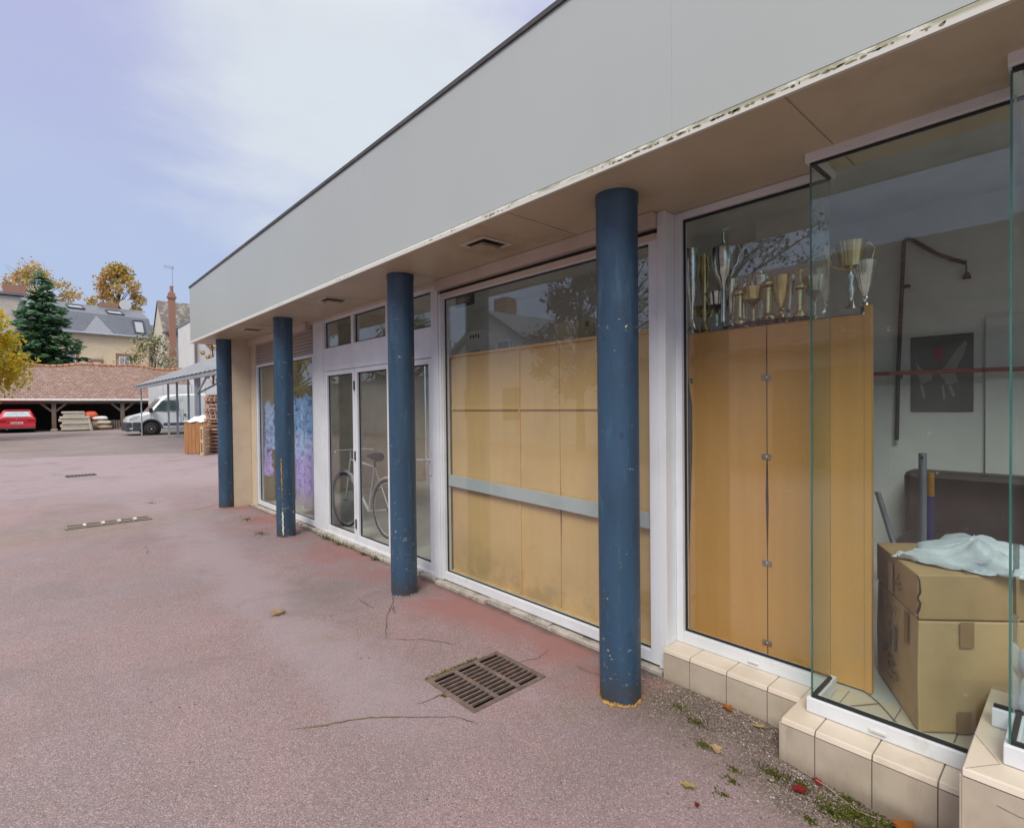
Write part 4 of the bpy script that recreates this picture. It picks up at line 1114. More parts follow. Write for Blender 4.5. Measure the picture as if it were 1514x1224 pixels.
# bicycle behind the door glass
def bicycle():
    t = Thing('bicycle', 'white bicycle with mudguards parked behind the glass doors', 'bicycle', (2.99, 5.95, .05))
    fw, rw = Vector((2.97, 6.42, .385)), Vector((3.03, 5.42, .385))
    WH = M('white bicycle paint', L(.5, .5, .49), rough=.35)
    d = (fw - rw).normalized()
    for c in (fw, rw):
        ring = [c + d * .33 * math.cos(a) + Vector((0, 0, .33 * math.sin(a))) for a in [2 * PI * i / 40 for i in range(40)]]
        wh = t.part('wheel', MB().tube(ring, .016, 8, closed=True), TYRE, smooth=60)
        ring = [c + (p - c) * .93 for p in ring]
        t.part('rim', MB().tube(ring, .009, 6, closed=True), WH, wh, smooth=60)
        sp_ = MB()
        for i in range(0, 40, 2): sp_.beam(c, ring[i], .002, .002)
        sp_.tube([c - Vector((.03, 0, 0)), c + Vector((.03, 0, 0))], .02, 8)
        t.part('spokes', sp_, STEEL, wh)
        g = [c + d * .365 * math.cos(a) + Vector((0, 0, .365 * math.sin(a))) for a in [math.radians(20 + 7 * i) for i in range(20)]]
        t.part('mudguard', MB().tube(g, .02, 6), WH, smooth=60)
    bb = rw + d * .44 + Vector((0, 0, -.07)); st = rw + d * .30 + Vector((0, 0, .47)); hd = fw - d * .14 + Vector((0, 0, .52)); hl = fw - d * .10 + Vector((0, 0, .36))
    f = MB()
    for a, b, r in ((bb, st, .016), (st, hd, .016), (bb, hl, .018), (hd, hl, .018), (rw, bb, .01), (rw, st, .009), (hl, fw, .013)):
        f.tube([a, b], r, 10)
    t.part('frame', f, WH, smooth=60)
    s = st + Vector((0, 0, .12))
    t.part('saddle', MB().tube([st, s], .012, 8).tube([s - d * .13, s - d * .05, s + d * .14], [.05, .06, .018], 10), BLACK, smooth=60)
    h0 = hd + Vector((0, 0, .12)); sd = Vector((-d.y, d.x, 0))
    t.part('handlebar', MB().tube([hd, h0], .012, 8).tube([h0 - sd * .27 - d * .12, h0 - sd * .2, h0, h0 + sd * .2, h0 + sd * .27 - d * .12], .012, 8), WH, smooth=60)
    t.part('crank', MB().lathe([(.09, -.005), (.09, .005)], (0, 0, 0), 20).beam((0, 0, 0), (.02, 0, -.17), .02, .01), STEEL)
    cr = [o for o in t.e.children if o.name.startswith('crank')][0]
    cr.location = bb - Vector(t.off); cr.rotation_euler = (0, PI / 2, 0)
    return t
bicycle()

# ------------------------------------------------------------------ fallen leaves, moss, grit
def fallen(label, x, y, s, mat, rot, curl=.25, lobes=5):
    mb = MB(); n = 40; pts = []
    for i in range(n):
        a = 2 * PI * i / n
        r = s * (.62 + .38 * abs(math.cos(a * lobes / 2.0))) * (1 + .08 * math.sin(a * 7 + x * 50))
        pts.append((r * math.cos(a), r * math.sin(a) * .8))
    z = gz(x, y)
    vs = [(x, y, z + .006)]
    for k, f in enumerate((.5, 1.0)):
        for (a, b) in pts:
            a, b = a * f, b * f
            X_, Y_ = a * math.cos(rot) - b * math.sin(rot), a * math.sin(rot) + b * math.cos(rot)
            h = .006 + curl * (abs(b) * .9 + abs(a) * .25) * f + .12 * s * f * math.sin(a * 60 + b * 90)
            vs.append((x + X_, y + Y_, z + max(.004, h)))
    fs = [(0, 1 + i, 1 + (i + 1) % n) for i in range(n)] + [(1 + i, 1 + n + i, 1 + n + (i + 1) % n, 1 + (i + 1) % n) for i in range(n)]
    mb.add(vs, fs)
    d = Vector((math.cos(rot), math.sin(rot), 0))
    p = Vector((x, y, z + .008))
    mb.tube([p, p - d * s * .8, p - d * s * 1.5 + Vector((0, 0, .004))], [.0018, .0015, .001], 5)
    return tag(mb.build('fallen_leaf', mat, smooth=60), label, 'leaf', 'fallen leaves')
fallen('pale dead leaf alone in the middle of the asphalt', 1.37, 4.15, .06, L_TAN, .4, .5)
fallen('round orange leaf at the foot of the recessed plinth', 2.60, 1.25, .032, L_ORANGE, 1.0, .5)
fallen('small curled yellow leaf where the two plinths meet', 2.56, 1.075, .026, L_YEL, 2.2, .6)
fallen('tan crumpled leaf by the moss in front of the plinth corner', 2.25, 1.135, .032, L_TAN, .7, .5)
fallen('pale yellow leaf farthest out on the asphalt', 1.95, 1.105, .030, L_YEL, 2.0, .35)
fallen('tiny red leaf below the pale yellow leaf', 1.885, 1.03, .013, L_RED, .3, .6)
fallen('dark red leaf lying on the grit before the bay', 2.285, .80, .030, L_RED, -.9, .55)
fallen('small pinkish red leaf close against the bay plinth', 2.40, .77, .022, L_RED, .5, .5)
fallen('big crumpled orange leaf against the tiles at the bottom edge', 2.385, .465, .052, L_ORANGE, 1.2, .9)

def moss():
    mb = MB()
    spots = [(2.30, .90, .07, 260), (2.33, .81, .04, 120), (2.19, 1.02, .04, 90), (2.24, 1.19, .05, 120), (2.33, .62, .11, 700), (2.27, .68, .07, 300), (2.38, .52, .08, 420), (2.22, .55, .05, 160), (2.29, .53, .07, 320), (2.40, .66, .04, 160), (2.16, .72, .03, 70), (2.38, 1.30, .06, 120), (2.44, 1.42, .05, 90),
             (2.12, 1.0, .03, 60), (2.02, .99, .035, 60), (2.62, 6.15, .10, 320), (2.60, 5.8, .08, 220), (2.60, 5.2, .08, 160), (2.60, 4.95, .07, 160), (2.12, 6.98, .2, 300), (2.25, 8.0, .25, 260), (1.5, 10.6, .2, 160), (1.62, 2.35, .02, 40)]
    for x, y, r, n in spots:
        for i in range(n):
            a, q = R.uniform(0, 6.28), r * abs(R.gauss(0, .55))
            px_, py_ = x + q * math.cos(a) * .8, y + q * math.sin(a) * 1.3
            mb.leaf((px_, py_, gz(px_, py_) + R.uniform(.001, .010)), R.uniform(.006, .014), R.choice((0, 1, 1, 2)))
    for i in range(300):
        mb.leaf((1.64 + R.uniform(0, .38), 2.555 + R.gauss(0, .008), R.uniform(.002, .01)), R.uniform(.006, .014), R.choice((0, 2)))
    tag(mb.build('moss', MOSS), 'low green moss in patches on the asphalt by the plinths', 'moss', kind='stuff')
moss()
def weeds():
    mb = MB()
    for y0, n in ((6.2, 60), (6.0, 60), (5.6, 30), (5.0, 20)):
        for i in range(n):
            y = y0 + R.gauss(0, .13); x = 2.62 + R.gauss(0, .02); h = R.uniform(.02, .07)
            dx, dy = R.gauss(0, .02), R.gauss(0, .02)
            mb.add([(x - .003, y, 0), (x + .003, y, 0), (x + dx, y + dy, h)], [(0, 1, 2)], R.choice((0, 1)))
    tag(mb.build('weeds', LEAF_G), 'short grass weeds growing along the threshold of the doors', 'weeds', kind='stuff')
weeds()
def grit():
    mb = MB()
    for i in range(2600):
        y = R.uniform(.2, 1.75); x = (2.62 if y > .95 else 2.41) - abs(R.gauss(0, .17))
        if R.random() < .12: x, y = R.uniform(.4, 2.3), R.uniform(.5, 4.5)
        if 1.64 < x < 2.17 and 2.11 < y < 2.55: continue
        s = R.choice((.002, .003, .003, .004, .005)); z = gz(x, y) + s * .5
        a, b, c = R.uniform(.6, 1.3) * s, R.uniform(.6, 1.3) * s, R.uniform(.5, 1) * s
        mb.add([(x - a, y, z), (x, y - b, z), (x + a, y, z), (x, y + b, z), (x, y, z + c), (x, y, z - c)],
               [(0, 1, 4), (1, 2, 4), (2, 3, 4), (3, 0, 4), (1, 0, 5), (2, 1, 5), (3, 2, 5), (0, 3, 5)], R.choice((0, 0, 1, 1, 1, 2)))
    tag(mb.build('grit', STONES), 'loose grit gathered along the plinth and over the asphalt', 'grit', kind='stuff')
grit()
def stalk(label, pts):
    mb = MB().tube([(x, y, gz(x, y) + z) for x, y, z in pts], .0016, 5)
    tag(mb.build('dry_stalk', STRAW), label, 'stalk', 'dry stalks by the plinth')
stalk('long pale dry stalk lying along the foot of the bay plinth', [(2.42, .86, .006), (2.40, .74, .010), (2.36, .62, .006), (2.395, .50, .008)])
stalk('shorter dry stalk by the orange leaf under the recessed plinth', [(2.60, 1.23, .006), (2.585, 1.13, .012), (2.545, 1.05, .006)])

# ------------------------------------------------------------------ trees
def crown_blobs(mb, blobs, n, size, nm, up=0.0, weights=None, shell=.55):
    tot = sum(b[3] ** 2 for b in blobs)
    for (x, y, z, r) in blobs:
        k = int(n * r * r / tot)
        pref = R.randrange(nm)
        for i in range(k):
            d = Vector((R.gauss(0, 1), R.gauss(0, 1), R.gauss(0, 1))).normalized()
            q = r * (shell + (1 - shell) * R.random()) * R.uniform(.75, 1.12)
            m = pref if R.random() < .5 else R.randrange(nm)
            mb.leaf((x + d.x * q, y + d.y * q, z + d.z * q * .85), size * R.uniform(.6, 1.4), m, up)

def tree(name, label, base, h, rx, rz, z0, mats, n, leaf, seed, tr=.25, nb=26, group=None, sparse=0.0, wood=TREES_BARK, peak=1.0):
    """trunk with forking limbs and a crown of leaf-sized faces"""
    st = R.getstate(); R.seed(seed)
    x, y, z = base
    t = Thing(name, label, 'tree', base, group)
    tk = MB(); cz = z0 + (h - z0) * .5
    tk.tube([(x, y, z - .2), (x + .1 * tr, y, z + (z0 - z) * .6), (x - .2 * tr, y + .1 * tr, cz), (x, y, h - (h - z0) * .12)], [tr * 1.25, tr, tr * .6, tr * .12], 10)
    blobs = []
    for i in range(nb):
        u = (i + .5) / nb
        zz = z0 + (h - z0) * (u ** .9)
        prof = math.sin(PI * min(1, (.16 + .84 * u) ** peak)) ** .75
        a = i * 2.399 + R.uniform(-.4, .4)
        q = rx * prof * R.uniform(.45, .9)
        c = (x + q * math.cos(a), y + q * math.sin(a), zz)
        b0 = z0 - .5 + (zz - z0) * .6
        mid = ((x * 2 + c[0]) / 3, (y * 2 + c[1]) / 3, (b0 + zz) / 2 - .1)
        tk.tube([(x, y, b0), mid, c], [tr * .32, tr * .2, tr * .06], 6)
        for k in range(3):
            e = (c[0] + R.gauss(0, rx * .18), c[1] + R.gauss(0, rx * .18), c[2] + R.uniform(0, rx * .3))
            tk.tube([mid, c, e], [tr * .1, tr * .07, tr * .02], 5)
        blobs.append((c[0], c[1], c[2], rx * R.uniform(.22, .38) * (1 - sparse * R.random())))
    t.part('trunk', tk, wood, smooth=60)
    cr = MB(); crown_blobs(cr, blobs, n, leaf, len(mats), 0, None, .25)
    t.part('crown', cr, mats)
    R.setstate(st)
    return t

def conifer(label, base, h, rb, n, seed):
    st = R.getstate(); R.seed(seed)
    x, y, z = base
    t = Thing('spruce_tree', label, 'tree', base)
    t.part('trunk', MB().tube([(x, y, z - .2), (x, y, z + h * .5), (x, y, z + h)], [.35, .2, .02], 10), TREES_BARK, smooth=60)
    cr = MB(); nl = 27
    for j in range(nl):
        u = j / (nl - 1)
        zz = z + 1.5 + (h - 1.6) * u
        L_ = rb * (1 - u) ** .85 + .25
        nb = max(5, int(13 * (1 - u) + 5))
        for b in range(nb):
            a = 2 * PI * (b + R.random()) / nb + j
            LL = L_ * R.uniform(.6, 1.2); zb_ = zz + R.uniform(-.3, .3)
            d = Vector((math.cos(a), math.sin(a), 0)); sd = Vector((-d.y, d.x, 0))
            pref = R.randrange(3)
            for k in range(int(n * LL)):
                s = R.random() ** .7
                p = Vector((x, y, zb_)) + d * LL * s + sd * R.gauss(0, .13 + .18 * LL * s * (1 - s)) + Vector((0, 0, -.24 * LL * s + .16 * LL * s * s + R.gauss(0, .12)))
                l = R.uniform(.28, .62)
                o = (d * .8 + sd * R.gauss(0, .55) + Vector((0, 0, R.uniform(-.45, .15)))).normalized()
                w = o.cross(Vector((R.gauss(0, .4), R.gauss(0, .4), 1))).normalized() * l * .34
                cr.add([p - o * l * .4, p - w, p + o * l * .6, p + w], [(0, 1, 2, 3)], pref if R.random() < .6 else R.randrange(3))
    t.part('crown', cr, LEAF_C)
    R.setstate(st)

conifer('dark green spruce rising behind the tiled barn roof', (1.05, 60.5, .3), 13.0, 4.1, 20, 3)
tree('maple_tree', 'bright yellow and orange leafed tree at the left edge in front of the barn', (-3.1, 35.6, gz(-3, 35.6)), 7.4, 3.2, 2.5, 1.9, LEAF_Y, 19000, .17, 11, .16, 40)
tree('plane_tree', 'tall ochre autumn tree alone above the slate roofed house', (11.0, 105.5, .3), 24.6, 4.6, 6, 13.5, LEAF_A, 5200, .42, 21, .35, 40, 'autumn trees on the skyline', .3)
tree('plane_tree', 'broad sparse autumn tree behind the top of the spruce', (1.2, 114.5, .3), 24.5, 6.6, 6, 14, LEAF_A, 4000, .40, 23, .35, 44, 'autumn trees on the skyline', .5)
tree('plane_tree', 'low straggling autumn tree right of the tall ochre one', (17.2, 103, .3), 15.5, 3.2, 6, 10, LEAF_A, 1200, .55, 27, .3, 20, 'autumn trees on the skyline', .4)
tree('plane_tree', 'thin orange tree seen under the far end of the fascia', (10.1, 43.6, .27), 7.0, .9, 1, 3.6, LEAF_A, 900, .17, 31, .08, 16, 'autumn trees on the skyline', .3)
tree('shrub', 'pale green straggly shrub in front of the sandy house wall', (9.0, 60.0, .3), 8.3, 3.6, 3, 2.5, [LEAF_G[2], LEAF_A[2], LEAF_G[1]], 2600, .22, 37, .10, 34, None, .5)

# ------------------------------------------------------------------ the barn
def barn():
    t = Thing('barn', 'long open fronted barn with a mottled brown tiled roof', 'barn', (3.5, 47.5, .28))
    x0, x1, yf, yr, yb = -9.0, 11.6, 44.9, 50.6, 56.0
    ze, zr = 2.30, 4.9
    # slightly sagging roof, front slope broken into strips
    mb = MB(); n = 30; vs = []
    for i in range(n + 1):
        x = x0 + (x1 - x0) * i / n
        sag = -.10 * math.sin(i * .55) - .06 * math.sin(i * 1.3 + 1)
        for (y, z) in ((yf - .25, ze), (yf + 1.6, ze + .76), (yf + 3.5, ze + 1.64), (yr, zr)):
            vs.append((x, y, z + sag * (z - ze) / (zr - ze)))
    fs = []
    for i in range(n):
        for k in range(3):
            a = i * 4 + k; fs.append((a, a + 4, a + 5, a + 1))
    mb.add(vs, fs)
    vs2 = []
    for i in range(n + 1):
        x, y, z = vs[i * 4 + 3]; vs2 += [(x, y, z), (x, yb, ze)]
    mb.add(vs2, [(i * 2, i * 2 + 2, i * 2 + 3, i * 2 + 1) for i in range(n)])
    rf = t.part('roof', mb, BARNROOF, smooth=50)
    rt = MB()
    for i in range(n):
        a, b = Vector(vs[i * 4 + 3]), Vector(vs[i * 4 + 7])
        for q in range(2):
            c, d = a.lerp(b, q / 2), a.lerp(b, q / 2 + .48)
            rt.tube([c, d], [.15, .13], 8)
    t.part('ridge_tiles', rt, RIDGET, rf, smooth=60)
    t.part('gutter', MB().tube([(x0, yf - .31, ze - .03), (x1, yf - .31, ze - .05)], .075, 10), WHITEPVC, smooth=60)
    t.part('wall', MB().box(x0, yb - .2, 0, x1, yb, ze - .05).box(x0, yf, 0, x0 + .2, yb - .2, ze - .1).box(x1 - .2, yf, 0, x1, yb - .2, ze - .1), BARNDARK)
    t.part('partition', MB().box(x0 + .2, yf + 3.2, 0, x1 - .2, yf + 3.3, 2.9), BARNDARK)
    t.part('plate_beam', MB().box(x0, yf - .1, ze - .27, x1, yf + .1, ze - .12), TIMBER)
    for x in (-2.9, 1.22, 4.78, 8.3):
        p = MB().box(x - .11, yf - .10, .25, x + .11, yf + .1, ze - .271)
        p.beam((x + .1, yf, ze - .75), (x + .62, yf, ze - .25), .12, .12).beam((x - .1, yf, ze - .75), (x - .62, yf, ze - .25), .12, .12)
        po = t.part('post', p, TIMBER)
        t.part('stone_foot', MB().box(x - .17, yf - .17, .1, x + .17, yf + .17, .42), HPALE, po, bevel=.03)
barn()

# red car, rear towards us
def car():
    t = Thing('parked_car', 'red hatchback parked in the barn with its rear window facing out', 'car', (-.50, 43.4, gz(-.5, 43.4)), world=False)
    def ring(y, w, wb, wr, zb, zbelt, zr):
        return [(-w, y, zb), (-wb, y, (zb + zbelt) / 2), (-wb, y, zbelt - .08), (-wb * .97, y, zbelt), (-wr, y, zr - .07), (-wr * .86, y, zr), (wr * .86, y, zr), (wr, y, zr - .07), (wb * .97, y, zbelt), (wb, y, zbelt - .08), (wb, y, (zb + zbelt) / 2), (w, y, zb)]
    st = [ring(.0, .78, .80, .74, .34, .84, .90), ring(.05, .81, .84, .74, .24, .88, .93), ring(.40, .82, .85, .64, .22, .92, 1.36), ring(.75, .82, .86, .62, .22, .92, 1.40),
          ring(2.0, .82, .86, .62, .22, .90, 1.38), ring(2.9, .82, .85, .66, .22, .88, .96), ring(3.8, .76, .78, .62, .22, .70, .76)]
    mb = MB(); n = 12
    for r in st: mb.v.extend(r)
    for i in range(len(st) - 1):
        for k in range(n):
            a = i * n + k; b = i * n + (k + 1) % n
            mb.f.append((a, b, b + n, a + n)); mb.m.append(0)
    mb.add(st[0], [tuple(range(n))]); mb.add(st[-1], [tuple(range(n - 1, -1, -1))])
    body = t.part('body', mb, REDP, smooth=40)
    def rearq(xa, xb, z0, z1, push=.012):
        # quad on the sloping tailgate
        def P(x, z):
            f = (z - .90) / .46; return (x, .02 + .385 * max(0, f) - push, z)
        return P(-xa, z0), P(xa, z0), P(xb, z1), P(-xb, z1)
    t.part('rear_window', MB().quad(*rearq(.62, .50, .97, 1.28, .03)), M('pale reflecting rear glass', L(.42, .50, .53), L(.3, .38, .42), .1, 3))
    for s in (-1, 1):
        t.part('tail_lamp', MB().box(s * .80, -.012, .66, s * .46, .03, .82), LAMPRED, bevel=.02)
    t.part('bumper', MB().box(-.83, -.06, .24, .83, .10, .50), REDP, bevel=.04)
    t.part('bumper_strip', MB().box(-.80, -.068, .23, .80, .0, .33), BUMP, bevel=.02)
    pl = t.part('number_plate', MB().box(-.27, -.02, .54, .27, -.004, .65), PAPER)
    k = MB()
    for i in range(6): k.box(-.22 + i * .075, -.0225, .565, -.175 + i * .075, -.0205, .625)
    t.part('plate_marks', k, INKBL, pl)
    t.part('badge', MB().box(-.035, -.012, .80, .035, -.002, .86), STEEL)
    t.part('spoiler', MB().box(-.55, .34, 1.34, .55, .52, 1.385), REDP, bevel=.012)
    for x in (-.74, .74):
        for y in (.72, 3.1):
            w = MB(); c = (x, y, .30)
            w.lathe([(.19, -.09), (.28, -.09), (.30, -.06), (.30, .06), (.28, .09), (.19, .09)], (0, 0, 0), 24)
            for i in range(len(w.v)):
                a, b, d = w.v[i]; w.v[i] = (x + d, y + a, .30 + b)
            t.part('wheel', w, TYRE, smooth=50)
    t.part('exhaust', MB().tube([(-.45, -.05, .21), (-.45, .3, .22)], .03, 8), STEEL)
    return t
car()

# pale stone slabs stacked in the barn
for i, (w, h, dx, dd) in enumerate(((1.42, .17, 0, 0), (1.45, .17, -.03, .02), (1.40, .17, .02, -.02), (1.50, .16, -.08, .04), (1.46, .15, -.05, 0), (1.05, .16, -.08, .08), (1.12, .13, -.12, .05))):
    z = gz(2.3, 44) + .06 + sum(q[1] + .012 for q in ((1.42, .17), (1.45, .17), (1.40, .17), (1.50, .16), (1.46, .15), (1.05, .16))[:i])
    o = MB().box(2.25 + dx - w / 2, 43.6 + dd, z, 2.25 + dx + w / 2, 44.5 + dd, z + h).build('stone_slab', STONEBLK, bevel=.025)
    tag(o, ['bottom slab of the pale stack in the barn', 'second slab from the bottom of the pale stack', 'third slab from the bottom of the pale stack', 'widest slab halfway up the pale stack', 'slab just under the two narrow ones of the pale stack', 'narrow slab below the topmost one in the barn', 'topmost narrow slab of the pale stack in the barn'][i], 'stone slab', 'pale slabs stacked in the barn')
o = MB().beam((3.02, 43.55, gz(3, 43.5) + .03), (2.86, 43.7, 1.25), .14, .05).build('leaning_plank', STONEBLK)
tag(o, 'short pale plank leaning on the right side of the slab stack', 'plank')
def lump(name, label, cat, x, y, z, rx, ry, rz, mat, seed):
    rr = random.Random(seed); mb = MB(); vs = []; nu, nv = 16, 9
    for j in range(nv + 1):
        th = PI * j / nv
        for i in range(nu):
            a = 2 * PI * i / nu; k = 1 + .08 * math.sin(3 * a + seed) + .06 * math.sin(5 * a + 2 * th + seed)
            cx = math.copysign(abs(math.cos(a)) ** .6, math.cos(a)); sy = math.copysign(abs(math.sin(a)) ** .6, math.sin(a))
            vs.append((x + rx * math.sin(th) ** .6 * cx * k, y + ry * math.sin(th) ** .6 * sy * k, z + rz + rz * math.cos(th) * k * .96))
    mb.add(vs, [(j * nu + i, j * nu + (i + 1) % nu, (j + 1) * nu + (i + 1) % nu, (j + 1) * nu + i) for j in range(nv) for i in range(nu)])
    return tag(mb.build(name, mat, smooth=60), label, cat, 'sacks beside the slab stack')
g0 = gz(3.6, 44.5)
lump('sack', 'lowest tan sack right of the slab stack', 'sack', 3.75, 44.6, g0, .42, .35, .16, CLOTHTAN, 1)
lump('sack', 'middle brown sack at the left of the sack heap', 'sack', 3.30, 44.7, g0, .30, .3, .30, CLOTHTAN, 2)
lump('sack', 'pale sack lying second from the ground in the heap', 'sack', 3.72, 44.62, g0 + .33, .40, .32, .14, STONEBLK, 3)
lump('sack', 'white topped sack third up in the heap', 'sack', 3.55, 44.65, g0 + .62, .42, .3, .14, PAPER, 4)
lump('plastic_sheet', 'orange red plastic bundle on top of the sack heap', 'bundle', 3.10, 44.8, g0 + .62, .38, .3, .30, ORANGE, 5)
t = Thing('wooden_crate', 'low pale slatted crate by the right hand barn post', 'crate', (4.35, 44.75, gz(4.3, 44.7)))
mb = MB(); zb = gz(4.3, 44.7)
for i in range(4): mb.box(4.12 + i * .13, 44.6, zb, 4.2 + i * .13, 44.63, zb + .62)
t.part('slats', mb, TIMBER); t.part('rails', MB().box(4.1, 44.631, zb + .05, 4.6, 44.66, zb + .12).box(4.1, 44.631, zb + .5, 4.6, 44.66, zb + .57), TIMBER)

# ------------------------------------------------------------------ delivery van, side on, nose to the left
def van():
    X0, Y0 = 3.92, 35.0
    t = Thing('delivery_van', 'white delivery van with dark bumper parked nose left beside the carport', 'van', (X0, Y0, gz(X0 + 1, Y0)), world=False)
    # side outline (x, z)
    prof = [(.02, .35), (0, .62), (.03, .86), (.14, 1.02), (.60, 1.16), (.98, 1.28), (1.30, 1.66), (1.58, 2.02), (1.76, 2.18), (2.1, 2.26), (2.9, 2.30), (5.2, 2.32), (5.38, 2.24), (5.40, .45), (4.7, .42), (4.55, .40), (1.55, .34), (.5, .30)]
    def side(sc, y): return [(x, y, z) if z < 1.25 else (x + .02 * (1 - sc) * 5, y, z) for x, z in prof]
    mb = MB(); n = len(prof)
    rows = [(0, .09), (.06, .02), (.25, 0), (1.75, 0), (1.94, .02), (2.0, .09)]
    secs = []
    for y, ins in rows:
        secs.append([(x + ins * (1 if x < 2.7 else -1), y, z - ins * (1 if z > 1 else -.5)) for x, z in prof])
    # upper half leans inward a little
    for si, s in enumerate(secs):
        for i, (x, y, z) in enumerate(s):
            if z > 1.2:
                k = (z - 1.2) * .10
                s[i] = (x, y + k if si < 3 else y - k, z)
        mb.v.extend(s)
    for i in range(len(rows) - 1):
        for k in range(n):
            a = i * n + k; b = i * n + (k + 1) % n
            mb.f.append((a, b, b + n, a + n)); mb.m.append(0)
    mb.add(secs[0], [tuple(range(n - 1, -1, -1))]); mb.add(secs[-1], [tuple(range(n))])
    body = t.part('body', mb, VANW, smooth=35)
    def yface(z): return -.006 + max(0, z - 1.2) * .10
    def plate(pts, off=.0): return [(x, yface(z) - off, z) for x, z in pts]
    # side glazing of the cab: front quarter and door window
    w1 = MB().add(plate([(1.16, 1.30), (1.86, 1.30), (1.86, 1.90), (1.62, 1.90)], .004), [(0, 1, 2, 3)])
    t.part('side_window', w1, CARGLASS)
    w1 = MB().add(plate([(1.95, 1.32), (2.42, 1.34), (2.42, 1.92), (1.95, 1.92)], .004), [(0, 1, 2, 3)])
    t.part('side_window', w1, CARGLASS)
    ws = MB().add([(1.00, .25, 1.315), (1.00, 1.75, 1.315), (1.555, 1.68, 2.015), (1.555, .32, 2.015)], [(0, 1, 2, 3)])
    for i in range(len(ws.v)): ws.v[i] = (ws.v[i][0] - .012, ws.v[i][1], ws.v[i][2] + .012)
    t.part('windscreen', ws, CARGLASS)
    # door outline gaps
    g = MB()
    def seam(pts):
        for (a, b), (c, d) in zip(pts, pts[1:]):
            g.beam((a, yface(b) - .002, b), (c, yface(d) - .002, d), .012, .004, 0, (0, 1, 0))
    seam([(1.08, 1.26), (1.05, .62), (1.35, .52), (2.50, .55), (2.52, 1.98), (1.62, 1.96), (1.10, 1.28)])
    seam([(2.62, .55), (2.62, 2.1)]); seam([(3.75, .55), (3.75, 2.1)])
    t.part('door_seams', g, BUMP)
    t.part('door_handle', MB().box(2.28, -.03, 1.14, 2.42, -.004, 1.19), BLACK, bevel=.006)
    t.part('door_handle', MB().box(2.66, -.03, 1.02, 2.74, -.004, 1.16), BLACK, bevel=.006)
    t.part('rear_side_window', MB().add(plate([(3.9, 1.35), (4.35, 1.35), (4.35, 1.85), (3.9, 1.85)], .004), [(0, 1, 2, 3)]), CARGLASS)
    m = MB().box(.98, -.27, 1.22, 1.14, -.05, 1.50); t.part('wing_mirror', m, BLACK, bevel=.03)
    b = MB().box(-.06, -.03, .24, .22, 2.03, .74); b.box(.22, -.035, .24, .62, .12, .74)
    t.part('front_bumper', b, BUMP, bevel=.06)
    t.part('fog_lamp', MB().box(.10, -.048, .34, .26, -.034, .42), LAMPCLR, bevel=.01)
    t.part('headlamp', MB().prism([(.06, .82), (.42, .90), (.58, 1.12), (.28, 1.06), (.10, .96)], 1, -.012, .3), LAMPCLR, bevel=.02)
    t.part('side_moulding', MB().box(1.65, -.03, .52, 3.9, -.007, .66), BUMP, bevel=.01)
    arch = []
    for i in range(17):
        a = PI * i / 16; arch.append((1.08 + .50 * math.cos(a), -.02, .36 + .50 * math.sin(a)))
    t.part('wheel_arch', MB().tube(arch, .045, 8), BUMP, smooth=60)
    inner = [(1.08 + .47 * math.cos(2 * PI * i / 28), -.004, .36 + .47 * math.sin(2 * PI * i / 28)) for i in range(28)]
    t.part('wheel_well_shade', MB().add(inner, [tuple(range(28))]), PIT)  # flat black disc paints the shade inside the wheel arch
    for x in (1.08, 4.35):
        for y in (.055, 1.92):
            w = MB(); w.lathe([(.20, -.11), (.31, -.11), (.345, -.07), (.345, .07), (.31, .11), (.20, .11)], (0, 0, 0), 28)
            for i in range(len(w.v)):
                a, b_, d = w.v[i]; w.v[i] = (x + a, y - d, .345 + b_)
            wo = t.part('wheel', w, TYRE, smooth=50)
            r = MB(); r.lathe([(.21, .02), (.205, .09), (.17, .10), (.15, .06), (.06, .05), (.05, .115), (.0, .115)], (0, 0, 0), 20)
            for i in range(len(r.v)):
                a, b_, d = r.v[i]; r.v[i] = (x + a, y - d - .012, .345 + b_)
            t.part('rim', r, RIM, wo, smooth=40)
    return t
van()

# ------------------------------------------------------------------ carport
def carport():
    t = Thing('carport', 'grey steel carport with a corrugated lean-to roof by the van', 'carport', (5.6, 27, .1))
    e0, e1 = Vector((4.0, 33.2, 2.76)), Vector((5.35, 18.5, 3.06))
    dep = Vector((4.4, .4, 2.0))
    mb = MB(); n = 60
    prev = None
    for i in range(n + 1):
        p = e0.lerp(e1, i / n) + Vector((0, 0, .035 * (i % 2)))
        q = p + dep
        if prev: mb.quad(prev[0], p, q, prev[1])
        prev = (p, q)
    t.part('roof_sheet', mb, CORR)
    t.part('eaves_beam', MB().beam(e0 + Vector((.08, 0, -.09)), e1 + Vector((.08, 0, -.09)), .08, .14), GALV)
    r = MB()
    for i in range(9):
        p = e0.lerp(e1, (i + .3) / 9) + Vector((.05, 0, -.04)); r.beam(p, p + dep, .06, .10)
    t.part('rafter', r, GALV)
    for i, (x, y) in enumerate(((5.28, 31.7), (5.70, 31.9), (6.15, 31.6), (7.0, 33.2), (5.08, 24.6))):
        f = (e0.y - y) / (e0.y - e1.y)
        zt = e0.z + (e1.z - e0.z) * f + dep.z * max(0, (x - (e0.x + (e1.x - e0.x) * f))) / dep.x - .1
        w = .085 if i < 4 else .14
        t.part('post', MB().box(x - w / 2, y - w / 2, gz(x, y) - .02, x + w / 2, y + w / 2, zt), GALV)
    b = MB().beam((5.1, 24.6, 2.2), (5.1, 22.9, 2.85), .05, .07).beam((5.1, 24.6, 2.2), (6.4, 24.6, 2.95), .05, .07)
    t.part('brace', b, GALV)
    t.part('end_post', MB().tube([(4.35, 33.3, .2), (4.35, 33.3, 2.7)], .03, 8), GALV)
carport()
